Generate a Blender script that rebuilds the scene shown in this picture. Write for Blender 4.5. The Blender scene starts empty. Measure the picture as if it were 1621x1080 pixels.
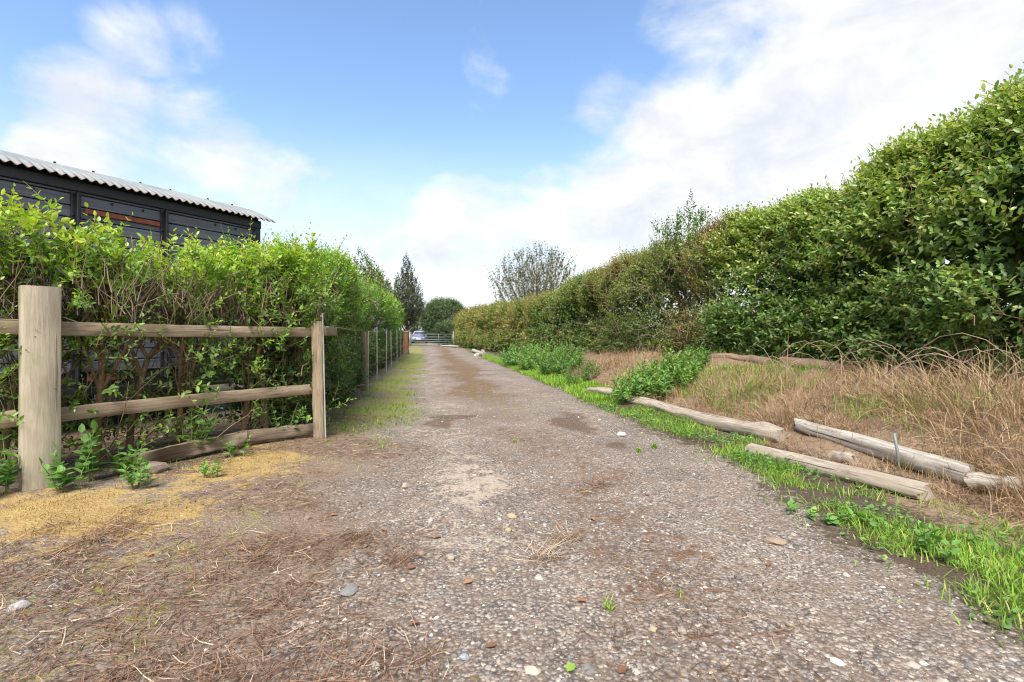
import bpy, bmesh, math, random
import numpy as np
from mathutils import Vector, Matrix

random.seed(11)
rng = np.random.default_rng(11)
scene = bpy.context.scene
COL = scene.collection
R = math.radians
K = 0.165            # the lane runs along (-K, 1): u = x + K*y is the distance across it

# ------------------------------------------------------------------ camera
cam = bpy.data.cameras.new("camera")
cam.lens = 18.0
cam.sensor_width = 36.0
cam.shift_y = -0.0062
cam.clip_start = 0.05
cam.clip_end = 3000
cam_ob = bpy.data.objects.new("camera", cam)
cam_ob.location = (0, 0, 1.05)
cam_ob.rotation_euler = (R(90), 0, 0)
COL.objects.link(cam_ob)
scene.camera = cam_ob

# ------------------------------------------------------------------ world, sun, exposure
SUN_EL, SUN_AZ = 52.0, 190.0      # azimuth clockwise from +Y: behind the camera
SKY_STRENGTH = 0.12
sun = bpy.data.lights.new("sun", 'SUN')
sun.energy = 2.5
sun.angle = R(32)
sun.color = (1.0, 0.95, 0.87)
sun_ob = bpy.data.objects.new("sun", sun)
_d = Vector((math.sin(R(SUN_AZ)) * math.cos(R(SUN_EL)), math.cos(R(SUN_AZ)) * math.cos(R(SUN_EL)), math.sin(R(SUN_EL))))
sun_ob.rotation_euler = _d.to_track_quat('Z', 'Y').to_euler()
sun_ob.location = (4, -6, 12)
COL.objects.link(sun_ob)

scene.view_settings.view_transform = 'Standard'
scene.view_settings.look = 'None'
scene.view_settings.gamma = 1.0
scene.view_settings.use_curve_mapping = False
scene.view_settings.exposure = 1.74
scene.render.engine = 'CYCLES'
scene.cycles.max_bounces = 7
scene.cycles.diffuse_bounces = 4
scene.cycles.glossy_bounces = 2
scene.cycles.transmission_bounces = 4
scene.cycles.use_denoising = True
scene.cycles.filter_width = 1.15


class G:
    """small node-graph helper"""
    def __init__(self, tree):
        self.t = tree
    def n(self, kind, ins=None, **props):
        nd = self.t.nodes.new('ShaderNode' + kind)
        for k, v in props.items():
            setattr(nd, k, v)
        for k, v in (ins or {}).items():
            s = nd.inputs[k]
            if hasattr(v, 'is_output'):
                self.t.links.new(v, s)
            else:
                s.default_value = v
        return nd
    def math(self, op, a, b=0.0, c=0.0, clamp=False):
        nd = self.n('Math', {0: a, 1: b, 2: c}, operation=op)
        nd.use_clamp = clamp
        return nd.outputs[0]
    def ramp(self, fac, stops, interp='LINEAR'):
        nd = self.n('ValToRGB', {0: fac})
        cr = nd.color_ramp
        cr.interpolation = interp
        while len(cr.elements) > 1:
            cr.elements.remove(cr.elements[0])
        cr.elements[0].position = stops[0][0]
        cr.elements[0].color = (*stops[0][1], 1)
        for p, c in stops[1:]:
            e = cr.elements.new(p)
            e.color = (*c, 1)
        return nd.outputs[0]
    def mix(self, fac, a, b, blend='MIX'):
        nd = self.n('Mix', data_type='RGBA', blend_type=blend)
        for s, v in ((nd.inputs[0], fac), (nd.inputs[6], a), (nd.inputs[7], b)):
            if hasattr(v, 'is_output'):
                self.t.links.new(v, s)
            else:
                s.default_value = v if not isinstance(v, tuple) or len(v) == 4 else (*v, 1)
        return nd.outputs[2]
    def noise(self, vec, scale, detail=4, rough=0.55, dist=0.0):
        return self.n('TexNoise', {'Vector': vec, 'Scale': scale, 'Detail': detail, 'Roughness': rough, 'Distortion': dist}).outputs[0]
    def smooth(self, x, a, b):
        return self.n('MapRange', {0: x, 1: a, 2: b, 3: 0.0, 4: 1.0}, interpolation_type='SMOOTHSTEP').outputs[0]


def build_world():
    w = bpy.data.worlds.new("World")
    scene.world = w
    w.use_nodes = True
    t = w.node_tree
    t.nodes.clear()
    g = G(t)
    sky = g.n('TexSky', sky_type='NISHITA')
    sky.sun_disc = False
    sky.sun_elevation = R(SUN_EL)
    sky.sun_rotation = R(SUN_AZ)
    sky.air_density = 1.0
    sky.dust_density = 0.8
    sky.ozone_density = 2.2
    d = g.n('TexCoord').outputs['Generated']
    xyz = g.n('SeparateXYZ', {0: d})
    # noise on a flattened dome so that clouds get thinner and wider near the horizon
    zz = g.math('ADD', g.math('MAXIMUM', xyz.outputs[2], 0.0), 0.35)
    flat = g.n('CombineXYZ', {0: g.math('DIVIDE', xyz.outputs[0], zz), 1: g.math('DIVIDE', xyz.outputs[1], zz), 2: g.math('MULTIPLY', xyz.outputs[2], 1.6)}).outputs[0]
    iso = g.n('VectorMath', {0: d, 1: (1.0, 1.0, 1.7)}, operation='MULTIPLY').outputs[0]
    n1 = g.noise(iso, 5.2, 10, 0.60, 0.25)
    n2 = g.noise(iso, 2.1, 3, 0.5, 0.2)
    acc = None
    # cloud banks: direction (azimuth right of +Y, elevation), angular radius, weight
    banks = [(22, 16, 12, 1.15), (30, 18, 13, 1.15), (14, 11, 11, 1.0), (36, 25, 11, .85), (25, 25, 9, .7), (44, 22, 14, .9), (12, 24, 5, .42), (34, 31, 10, .8), (20, 31, 6, .6), (44, 30, 10, .8),
             (-5, 10, 9, .85), (3, 9, 10, .85), (-12, 8, 8, .62), (-38, 18, 6, .74), (-31, 17.5, 7, .76), (-26, 15, 6, .68), (-41, 14, 4, .85), (-36, 24.5, 4, .58), (-33, 25, 4, .50), (-3, 26, 3, .22), (-20, 13, 6, .42),
             (100, 25, 30, .8), (165, 30, 35, .8), (-100, 30, 30, .75), (-150, 20, 25, .75), (60, 60, 25, .7)]
    for az, el, rad, wt in banks:
        v = (math.sin(R(az)) * math.cos(R(el)), math.cos(R(az)) * math.cos(R(el)), math.sin(R(el)))
        dt = g.n('VectorMath', {0: d, 1: v}, operation='DOT_PRODUCT').outputs['Value']
        m = g.n('MapRange', {0: dt, 1: math.cos(R(rad * 1.25)), 2: math.cos(R(rad * .2)), 3: 0.0, 4: wt}, interpolation_type='SMOOTHSTEP').outputs[0]
        acc = m if acc is None else g.math('MAXIMUM', acc, m)
    body = g.math('ADD', acc, g.math('MULTIPLY', g.math('SUBTRACT', n1, 0.5), 1.5))
    body = g.math('ADD', body, g.math('MULTIPLY', g.math('SUBTRACT', n2, 0.5), 0.35))
    cloud = g.math('MULTIPLY', g.smooth(body, 0.24, 0.92), 0.97)
    low = g.smooth(xyz.outputs[2], 0.40, 0.03)          # pale air near the horizon
    cloud = g.math('MAXIMUM', cloud, g.math('MULTIPLY', low, 0.92))
    tone = g.noise(iso, 6.0, 5, 0.6, 0.3)
    ccol = g.ramp(tone, [(0.34, (2.1, 2.2, 2.36)), (0.60, (2.78, 2.78, 2.78))])
    skyc = g.n('HueSaturation', {'Saturation': 1.04, 'Value': 0.74, 'Color': sky.outputs[0]}).outputs[0]
    col = g.mix(cloud, skyc, ccol)
    bg = g.n('Background', {'Color': col, 'Strength': SKY_STRENGTH})
    out = g.n('OutputWorld', {0: bg.outputs[0]})
build_world()

# ------------------------------------------------------------------ numeric helpers
_T = np.random.default_rng(3).random((32, 32, 32)).astype(np.float32)
def noise3(p):
    p = np.asarray(p, dtype=np.float64)
    i = np.floor(p).astype(int)
    f = p - i
    f = f * f * (3 - 2 * f)
    r = 0
    for a in (0, 1):
        wa = f[..., 0] if a else 1 - f[..., 0]
        for b in (0, 1):
            wb = f[..., 1] if b else 1 - f[..., 1]
            for c in (0, 1):
                wc = f[..., 2] if c else 1 - f[..., 2]
                r = r + wa * wb * wc * _T[(i[..., 0] + a) % 32, (i[..., 1] + b) % 32, (i[..., 2] + c) % 32]
    return r
def fbm(p, o=3):
    p = np.asarray(p, dtype=np.float64)
    s, a, t = 0, 1.0, 0
    for k in range(o):
        s = s + a * noise3(p * 2 ** k + 5.3 * k)
        t += a
        a *= 0.5
    return s / t
def fbm2(x, y, sc, o=3, seed=0.0):
    return fbm(np.stack([x * sc, y * sc, np.zeros_like(x) + seed + .5], -1), o)
def sst(a, b, x):
    t = np.clip((x - a) / (b - a), 0, 1)
    return t * t * (3 - 2 * t)
def unit(v):
    return v / np.maximum(np.linalg.norm(v, axis=-1, keepdims=True), 1e-9)

def edge(y):                                  # right-hand edge of the lane, in u
    return 2.55 - 0.45 * np.clip((4.2 - y) / 2.2, 0, 1)
def gz(x, y):                                 # height of the ground
    x = np.asarray(x, dtype=np.float64); y = np.asarray(y, dtype=np.float64)
    u = x + K * y
    bs = np.maximum(edge(y) + .12, 2.62 + .33 * sst(7.5, 5.5, y))
    t = np.clip((u - bs) / 2.1, 0, 1)
    hb = .66 - .26 * sst(14, 34, y)
    b = hb * (.55 * t * t * (3 - 2 * t) + .45 * t)
    b = b * (1 - sst(46, 60, y)) * (1 - .9 * sst(14, 30, u))
    near = 1 - sst(60, 200, np.abs(y))
    b = b + (fbm2(x, y, 1.7, 3) - .5) * .32 * np.minimum(t * 3, 1) * near
    b = b + (fbm2(x, y, 0.8, 3, 3.) - .5) * .05 * near + (fbm2(x, y, 4.0, 2, 7.) - .5) * .014 * near
    b = b + .05 * sst(-.5, -1.3, u) * near
    return b
def g1(x, y):
    return float(gz(np.array([x]), np.array([y]))[0])
def L(u, y, dz=0.0):                          # lane coordinates -> point on the ground
    x = u - K * y
    return (x, y, g1(x, y) + dz)

# ------------------------------------------------------------------ mesh helpers
def obj(name, me, parent=None):
    o = bpy.data.objects.new(name, me)
    COL.objects.link(o)
    if parent is not None:
        o.parent = parent
    return o
def mk(name, V, F, mat, parent=None, attrs=None, smooth=False, uv=None):
    V = np.asarray(V, dtype=np.float32).reshape(-1, 3)
    Fs = F if isinstance(F, list) else [F]
    Fs = [np.asarray(f, dtype=np.int32) for f in Fs if len(f)]
    me = bpy.data.meshes.new(name)
    me.vertices.add(len(V))
    me.vertices.foreach_set('co', V.ravel())
    idx = np.concatenate([f.ravel() for f in Fs])
    tot = np.concatenate([np.full(len(f), f.shape[1], dtype=np.int32) for f in Fs])
    st = np.concatenate([[0], np.cumsum(tot)[:-1]]).astype(np.int32)
    me.loops.add(len(idx))
    me.loops.foreach_set('vertex_index', idx)
    me.polygons.add(len(tot))
    me.polygons.foreach_set('loop_start', st)
    if smooth:
        me.polygons.foreach_set('use_smooth', np.ones(len(tot), dtype=bool))
    me.update(calc_edges=True)
    for k, a in (attrs or {}).items():
        at = me.attributes.new(k, 'FLOAT', 'POINT')
        at.data.foreach_set('value', np.asarray(a, dtype=np.float32))
    if uv is not None:
        l = me.uv_layers.new(name='grain')
        l.data.foreach_set('uv', np.asarray(uv, dtype=np.float32)[idx].ravel())
    if mat is not None:
        me.materials.append(mat)
    return obj(name, me, parent)
def cat(parts):
    Vs, Fs, off = [], {}, 0
    for V, F in parts:
        V = np.asarray(V).reshape(-1, 3)
        for f in (F if isinstance(F, list) else [F]):
            f = np.asarray(f)
            if len(f):
                Fs.setdefault(f.shape[1], []).append(f + off)
        Vs.append(V)
        off += len(V)
    return np.concatenate(Vs), [np.concatenate(v) for v in Fs.values()]
def empty(name, loc=(0, 0, 0), rz=0.0):
    o = bpy.data.objects.new(name, None)
    o.empty_display_size = .1
    COL.objects.link(o)
    o.location = loc
    o.rotation_euler = (0, 0, rz)
    return o
def tag(o, label=None, cat_=None, group=None, kind=None):
    if label: o['label'] = label
    if cat_: o['category'] = cat_
    if group: o['group'] = group
    if kind: o['kind'] = kind
    return o

def leafgeo(pos, d, n, l, w, simple=False):
    """folded oval leaves: 6 vertices, 2 quads each (4 vertices, 2 triangles far away)"""
    d = unit(d)
    s = unit(np.cross(n, d))
    n = np.cross(d, s)
    l = np.asarray(l)[:, None]; w = np.asarray(w)[:, None]
    if simple:
        P = np.stack([pos, pos + d * l * .45 + s * w * .5 + n * w * .12, pos + d * l, pos + d * l * .45 - s * w * .5 + n * w * .12], 1)
        b = np.arange(len(pos))[:, None] * 4
        return P.reshape(-1, 3), np.concatenate([b + [0, 1, 2], b + [0, 2, 3]])
    P = np.stack([pos,
                  pos + d * l * .30 + s * w * .50 + n * w * .14,
                  pos + d * l * .70 + s * w * .40 + n * w * .08 - n * l * .03,
                  pos + d * l - n * l * .10,
                  pos + d * l * .70 - s * w * .40 + n * w * .08 - n * l * .03,
                  pos + d * l * .30 - s * w * .50 + n * w * .14], 1)
    b = np.arange(len(pos))[:, None] * 6
    F = np.concatenate([b + [0, 1, 2, 3], b + [0, 3, 4, 5]])
    return P.reshape(-1, 3), F
def tubes(paths, radii, k=5, caps=False):
    paths = np.asarray(paths, dtype=np.float64); radii = np.asarray(radii, dtype=np.float64)
    N, P, _ = paths.shape
    t = unit(np.gradient(paths, axis=1))
    m = unit(paths[:, -1] - paths[:, 0])
    ref = np.where(np.abs(m[:, 2:3]) < .9, np.array([[0, 0, 1.]]), np.array([[1., 0, 0]]))
    e1 = unit(ref[:, None] - (ref[:, None] * t).sum(-1, keepdims=True) * t)
    e2 = np.cross(t, e1)
    a = np.arange(k) * 2 * math.pi / k
    V = paths[:, :, None] + radii[:, :, None, None] * (np.cos(a)[None, None, :, None] * e1[:, :, None] + np.sin(a)[None, None, :, None] * e2[:, :, None])
    i = np.arange(N)[:, None, None] * P * k
    j = np.arange(P - 1)[None, :, None] * k
    q = np.arange(k)[None, None, :]
    q2 = (q + 1) % k
    F = np.stack([i + j + q, i + j + q2, i + j + k + q2, i + j + k + q], -1).reshape(-1, 4)
    Fs = [F]
    if caps:
        b = np.arange(N)[:, None] * P * k
        Fs += [(b + np.arange(k)[::-1][None]), (b + (P - 1) * k + np.arange(k)[None])]
    return V.reshape(-1, 3), Fs
def ribbons(base, az, lean, curve, length, width, P=4, wob=0.0):
    N = len(base)
    f = (np.arange(P) + .5) / P
    ang = lean[:, None] + curve[:, None] * f[None] ** 1.2
    aw = az[:, None] + (rng.normal(0, wob, (N, P)).cumsum(1) if wob else 0)
    st = np.stack([np.sin(ang) * np.sin(aw), np.sin(ang) * np.cos(aw), np.cos(ang)], -1) * (length[:, None, None] / P)
    pts = np.concatenate([base[:, None], base[:, None] + np.cumsum(st, 1)], 1)
    s = np.stack([np.cos(az), -np.sin(az), np.zeros(N)], -1)
    tw = rng.normal(0, .5, N)
    s = s * np.cos(tw)[:, None] + np.array([0, 0, 1.]) * np.sin(tw)[:, None]
    wd = width[:, None] * (1 - (np.arange(P + 1) / P)[None] ** 2 * .88) * .5
    V = np.stack([pts - s[:, None] * wd[..., None], pts + s[:, None] * wd[..., None]], 2)
    i = np.arange(N)[:, None] * (P + 1) * 2
    j = np.arange(P)[None] * 2
    b = (i + j)
    F = np.stack([b, b + 1, b + 3, b + 2], -1).reshape(-1, 4)
    return V.reshape(-1, 3), F
def rep(a, k):
    return np.repeat(np.asarray(a), k)

def shoots(base, d, length, pairs, leaf, tone, aspect=.5, spread=.85, jitter=.3, droop=0.0):
    """leafy shoots: opposite leaf pairs along a twig. returns leaf arrays (pos, dir, normal, length, width, tone) and twig paths"""
    N = len(base)
    d = unit(d)
    ref = unit(np.cross(d, rng.normal(size=(N, 3))))
    e2 = np.cross(d, ref)
    az = rng.random(N) * 6.28
    out = []
    bend = rng.normal(0, .12, (N, 3)) - np.array([0, 0, droop])
    def at(f):
        return base + d * (length * f)[:, None] + bend * (length * f * f)[:, None]
    for k in range(pairs + 1):
        f = np.full(N, (k + .45) / (pairs + .45))
        p = at(f)
        for sgn in (0, math.pi):
            if k == pairs and sgn:
                break
            a = az + k * 1.57 + sgn + rng.normal(0, .3, N)
            o = np.cos(a)[:, None] * ref + np.sin(a)[:, None] * e2
            sp = spread if k < pairs else .1
            ld = unit(o * sp + d * (.45 + .35 * f)[:, None] + rng.normal(0, jitter, (N, 3)) * .6)
            nn = unit(d * .8 + np.array([0, 0, .7]) - o * .2 + rng.normal(0, jitter, (N, 3)))
            s = leaf * (1.05 - .45 * f) * rng.uniform(.75, 1.2, N)
            out.append((p, ld, nn, s, s * aspect * rng.uniform(.85, 1.15, N), tone + .12 * (f - .5) + rng.normal(0, .06, N)))
    arr = [np.concatenate([o[i] for o in out]) for i in range(6)]
    pth = np.stack([at(np.full(N, q)) for q in (0, .5, 1.)], 1)
    return arr, pth
def joinl(lst):
    return [np.concatenate([a[i] for a in lst]) for i in range(6)]

CAMP = np.array([0, 0, 1.05])
def split_largest(arr, n, front=None):
    """the n leaves that show largest from the lane are built one by one"""
    dist = np.linalg.norm(arr[0] - CAMP, axis=1)
    inview = (np.abs(arr[0][:, 0]) < arr[0][:, 1] * .99) & (arr[0][:, 2] - 1.05 < arr[0][:, 1] * .62)
    sc = arr[3] / dist * np.abs((unit(arr[0] - CAMP) * unit(arr[2])).sum(-1)) * inview
    if front is not None:
        sc = sc * front
    pick = np.argsort(-sc)[:n]
    m = np.ones(len(dist), bool)
    m[pick] = False
    return [a[m] for a in arr], [a[pick] for a in arr]
_leafmesh = {}
def leaf_objects(arr, mat, parent, aspect=.5):
    pi = Matrix(parent.matrix_world) if parent else Matrix()
    ploc = Vector(parent.location) if parent else Vector()
    for i in range(len(arr[0])):
        b = int(np.clip(arr[5][i], 0, .999) * 6)
        key = (mat.name, b)
        if key not in _leafmesh:
            V, F = leafgeo(np.zeros((1, 3)), np.array([[1., 0, 0]]), np.array([[0, 0, 1.]]), np.array([1.]), np.array([aspect]))
            o = mk('leaf', V, F, mat, None, {'tone': np.full(6, (b + .5) / 6)})
            _leafmesh[key] = o.data
            bpy.data.objects.remove(o)
        d = Vector(arr[1][i]).normalized(); n = Vector(arr[2][i])
        s = n.cross(d).normalized(); n = d.cross(s)
        o = obj('leaf', _leafmesh[key], parent)
        l = float(arr[3][i])
        m = Matrix(((d.x * l, s.x * l, n.x * l, arr[0][i][0] - ploc.x), (d.y * l, s.y * l, n.y * l, arr[0][i][1] - ploc.y), (d.z * l, s.z * l, n.z * l, arr[0][i][2] - ploc.z), (0, 0, 0, 1)))
        o.matrix_local = m
def leaves(name, arr, mat, parent, origin=(0, 0, 0), kind='stuff', simple=False):
    V, F = leafgeo(arr[0] - np.array(origin), arr[1], arr[2], arr[3], arr[4], simple)
    o = mk(name, V, F, mat, parent, {'tone': np.repeat(arr[5], 4 if simple else 6)})
    if kind: o['kind'] = kind
    return o

# ------------------------------------------------------------------ materials
def new_mat(name):
    m = bpy.data.materials.new(name)
    m.use_nodes = True
    g = G(m.node_tree)
    b = m.node_tree.nodes['Principled BSDF']
    return m, g, b
def link(g, a, b):
    g.t.links.new(a, b)
def leaf_mat(name, stops, rough=.42, transl=.28, spec=.45):
    m, g, b = new_mat(name)
    at = g.n('Attribute', attribute_name='tone').outputs['Fac']
    c = g.ramp(at, stops)
    geo = g.n('NewGeometry')
    c2 = g.mix(g.math('MULTIPLY', geo.outputs['Backfacing'], .35), c, g.mix(.5, c, (.16, .2, .12)))
    link(g, c2, b.inputs['Base Color'])
    b.inputs['Roughness'].default_value = rough
    b.inputs['Specular IOR Level'].default_value = spec
    tr = g.n('BsdfTranslucent', {0: g.mix(1.0, c, (1.25, 1.35, .55), 'MULTIPLY')})
    mx = g.n('MixShader', {0: transl, 1: b.outputs[0], 2: tr.outputs[0]})
    link(g, mx.outputs[0], m.node_tree.nodes['Material Output'].inputs[0])
    return m
def plain(name, col, rough=.6, metal=0.0, var=.25, scale=8.0, bump=.0, spec=.4, col2=None):
    m, g, b = new_mat(name)
    co = g.n('TexCoord').outputs['Object']
    n = g.noise(co, scale, 5, .6)
    c2 = col2 or tuple(x * (1 - var) for x in col)
    link(g, g.ramp(n, [(.3, c2), (.7, tuple(col))]), b.inputs['Base Color'])
    b.inputs['Roughness'].default_value = rough
    b.inputs['Metallic'].default_value = metal
    b.inputs['Specular IOR Level'].default_value = spec
    if bump:
        bp = g.n('Bump', {'Strength': bump, 'Distance': .01, 'Height': g.noise(co, scale * 4, 4)})
        link(g, bp.outputs[0], b.inputs['Normal'])
    return m
def wood(name, light, dark, stain, rough=.85, gs=1.0, green=0.0, crack=.5):
    m, g, b = new_mat(name)
    uv = g.n('UVMap', uv_map='grain').outputs[0]
    sv = g.n('Mapping', {'Vector': uv, 'Scale': (4.5 * gs, 70 * gs, 1)}).outputs[0]
    fine = g.noise(sv, 1.0, 6, .65, .6)
    sv2 = g.n('Mapping', {'Vector': uv, 'Scale': (1.1 * gs, 16 * gs, 1)}).outputs[0]
    broad = g.noise(sv2, 1.0, 4, .6, .8)
    blot = g.noise(g.n('Mapping', {'Vector': uv, 'Scale': (5, 6, 1)}).outputs[0], 1.0, 5, .65)
    c = g.ramp(fine, [(.30, dark), (.62, light)])
    c = g.mix(g.smooth(broad, .50, .72), c, (*stain, 1))
    c = g.mix(g.math('MULTIPLY', g.smooth(blot, .52, .75), .55), c, g.mix(.6, c, (*dark, 1)))
    if green:
        c = g.mix(g.math('MULTIPLY', g.smooth(g.noise(uv, 4.0, 5, .7), .45, .7), green), c, (.20, .23, .09, 1))
    cr = g.smooth(g.noise(g.n('Mapping', {'Vector': uv, 'Scale': (1.4 * gs, 38 * gs, 1)}).outputs[0], 1.0, 2, .5, .3), .36, .29)
    c = g.mix(g.math('MULTIPLY', cr, crack), c, (.05, .038, .03, 1))
    link(g, c, b.inputs['Base Color'])
    b.inputs['Roughness'].default_value = rough
    b.inputs['Specular IOR Level'].default_value = .2
    h = g.math('SUBTRACT', fine, g.math('MULTIPLY', cr, 1.2))
    bp = g.n('Bump', {'Strength': .55, 'Distance': .004, 'Height': h})
    link(g, bp.outputs[0], b.inputs['Normal'])
    return m

M_privet = leaf_mat('privet_leaf', [(0, (.03, .065, .016)), (.35, (.075, .145, .028)), (.65, (.15, .255, .055)), (.85, (.24, .36, .08)), (.97, (.38, .42, .09)), (1, (.32, .18, .07))], .36, .33, .5)
M_young = leaf_mat('young_leaf', [(0, (.03, .07, .014)), (.35, (.075, .155, .02)), (.62, (.17, .33, .03)), (.85, (.30, .48, .05)), (1, (.42, .50, .06))], .42, .35)
M_mixed = leaf_mat('bramble_leaf', [(0, (.035, .07, .017)), (.3, (.09, .16, .03)), (.55, (.18, .255, .05)), (.75, (.29, .31, .07)), (.88, (.25, .14, .045)), (1, (.17, .075, .03))], .55, .28, .35)
M_gold = leaf_mat('autumn_leaf', [(0, (.05, .09, .02)), (.3, (.13, .19, .035)), (.6, (.25, .27, .06)), (.8, (.33, .26, .08)), (1, (.26, .11, .04))], .6, .28, .3)
M_olive = leaf_mat('willow_leaf', [(0, (.05, .06, .025)), (.4, (.10, .11, .05)), (.7, (.16, .16, .07)), (1, (.20, .13, .05))], .55, .18, .4)
M_greyleaf = leaf_mat('grey_green_leaf', [(0, (.035, .05, .03)), (.5, (.08, .105, .065)), (1, (.16, .18, .12))], .5, .2, .4)
M_dark = leaf_mat('evergreen_leaf', [(0, (.018, .038, .014)), (.5, (.045, .085, .022)), (1, (.12, .17, .04))], .5, .15, .4)
M_nettle = leaf_mat('nettle_leaf', [(0, (.03, .08, .02)), (.4, (.07, .17, .03)), (.75, (.14, .30, .05)), (1, (.26, .42, .07))], .55, .3, .3)
M_grass = leaf_mat('grass_blade', [(0, (.07, .12, .02)), (.35, (.14, .26, .03)), (.7, (.25, .42, .045)), (.88, (.36, .46, .08)), (1, (.45, .36, .17))], .5, .35, .3)
M_straw = leaf_mat('straw_blade', [(0, (.09, .055, .03)), (.3, (.21, .118, .065)), (.65, (.36, .245, .14)), (1, (.52, .41, .27))], .75, .15, .2)
M_litter = leaf_mat('litter_stalk', [(0, (.05, .028, .018)), (.45, (.15, .085, .055)), (.8, (.30, .19, .12)), (1, (.48, .38, .27))], .85, .05, .15)
M_fall = leaf_mat('fallen_leaf', [(0, (.14, .05, .025)), (.5, (.32, .10, .035)), (1, (.42, .20, .09))], .6, .1, .3)
M_twig = plain('hedge_twig', (.30, .20, .12), .85, var=.6, scale=9, bump=.3, spec=.2)
M_twigd = plain('dead_twig', (.34, .25, .17), .9, var=.5, scale=7, spec=.15)
M_trunk = plain('shrub_stem', (.26, .17, .09), .9, var=.6, scale=18, bump=.6, spec=.2)
M_bark = plain('tree_bark', (.13, .10, .075), .9, var=.5, scale=6, bump=.5, spec=.2)
M_post = wood('weathered_post', (.42, .365, .275), (.28, .235, .17), (.33, .30, .21), green=.35, crack=.35)
M_rail = wood('weathered_rail', (.36, .275, .195), (.16, .11, .075), (.25, .20, .14), green=.22, crack=.6)
M_board = wood('rotten_board', (.25, .19, .135), (.10, .07, .05), (.17, .14, .09), green=.2, crack=.9)
M_log = wood('weathered_log', (.40, .345, .275), (.17, .13, .095), (.28, .22, .165), gs=.9, crack=.95)
M_loggrey = wood('grey_log', (.43, .395, .34), (.20, .17, .14), (.31, .25, .19), gs=1.0, crack=.95)
M_logdark = wood('dark_log', (.25, .17, .12), (.11, .07, .05), (.18, .12, .085), gs=1.0, crack=.9)
M_black = None
def black_plank():
    m, g, b = new_mat('black_painted_plank')
    uv = g.n('UVMap', uv_map='grain').outputs[0]
    n = g.noise(g.n('Mapping', {'Vector': uv, 'Scale': (2, 40, 1)}).outputs[0], 1.0, 5, .6)
    bl = g.noise(g.n('Mapping', {'Vector': uv, 'Scale': (3, 5, 1)}).outputs[0], 1.0, 5, .6)
    c = g.ramp(n, [(.3, (.062, .067, .082)), (.75, (.15, .158, .185))])  # slate tones: sky reflection on the black paint, put into the colour
    c = g.mix(g.math('MULTIPLY', g.smooth(bl, .5, .8), .5), c, (.15, .155, .17, 1))
    link(g, c, b.inputs['Base Color'])
    link(g, g.ramp(bl, [(.3, (.36,) * 3), (.7, (.58,) * 3)]), b.inputs['Roughness'])
    bp = g.n('Bump', {'Strength': .4, 'Distance': .004, 'Height': n})
    link(g, bp.outputs[0], b.inputs['Normal'])
    return m
M_black = black_plank()
M_blackiron = plain('black_iron', (.022, .022, .026), .42, var=.4, scale=20, bump=.2)
M_rust = plain('rust_red_iron', (.24, .06, .035), .75, var=.55, scale=14, bump=.3)
def roof_mat():
    m, g, b = new_mat('corrugated_sheet')
    co = g.n('TexCoord').outputs['Object']
    n = g.noise(co, 3.0, 6, .65)
    n2 = g.noise(g.n('Mapping', {'Vector': co, 'Scale': (6, 1.2, 1.2)}).outputs[0], 2.0, 5, .6)
    c = g.ramp(n, [(.3, (.17, .183, .18)), (.7, (.27, .288, .283))])
    c = g.mix(g.math('MULTIPLY', g.smooth(n2, .6, .75), .5), c, (.28, .24, .20, 1))
    at = g.n('Attribute', attribute_name='rust').outputs['Fac']
    c = g.mix(g.math('MULTIPLY', at, g.smooth(n, .25, .5)), c, (.085, .045, .036, 1))
    link(g, c, b.inputs['Base Color'])
    b.inputs['Roughness'].default_value = .55
    b.inputs['Metallic'].default_value = .25
    return m
M_roof = roof_mat()
M_galv = plain('galvanised_steel', (.30, .32, .32), .5, .6, .25, 10)
M_stake = plain('pale_stake', (.34, .325, .29), .7, 0, .3, 12)
M_wire = plain('fence_wire', (.20, .19, .18), .5, .6, .3, 12)
M_pier = plain('orange_post', (.58, .20, .075), .7, 0, .35, 5, .3)
M_cap = plain('stone_cap', (.50, .46, .40), .85, 0, .3, 6, .3)
M_paint = plain('car_paint', (.17, .18, .34), .25, .2, .06, 2, 0, .6)
M_roofsheen = plain('car_roof_sheen', (.42, .43, .47), .25, .1, .06, 2, 0, .6)  # paler than the body: whitish reflection put into the cabin colour
M_glass = plain('car_glass', (.06, .065, .075), .08, 0, .2, 2, 0, .8)
M_rubber = plain('black_rubber', (.02, .02, .022), .7, 0, .2, 6)
M_plate = plain('number_plate', (.72, .70, .60), .5, 0, .1, 4)
M_lamp = plain('lamp_glass', (.75, .78, .80), .12, .2, .1, 4, 0, .7)
M_stone = {}
for nm, c in (('pale', (.44, .38, .30)), ('cream', (.48, .40, .26)), ('grey', (.29, .28, .27)), ('white', (.52, .50, .47)), ('tan', (.40, .30, .21)), ('pink', (.33, .25, .20)), ('blue', (.42, .46, .52)), ('dark', (.20, .17, .15))):
    M_stone[nm] = plain(nm + '_stone', c, .85, 0, .35, 25, .6, .25)
M_purple = plain('purple_petal', (.36, .14, .46), .6, 0, .3, 30)

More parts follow.
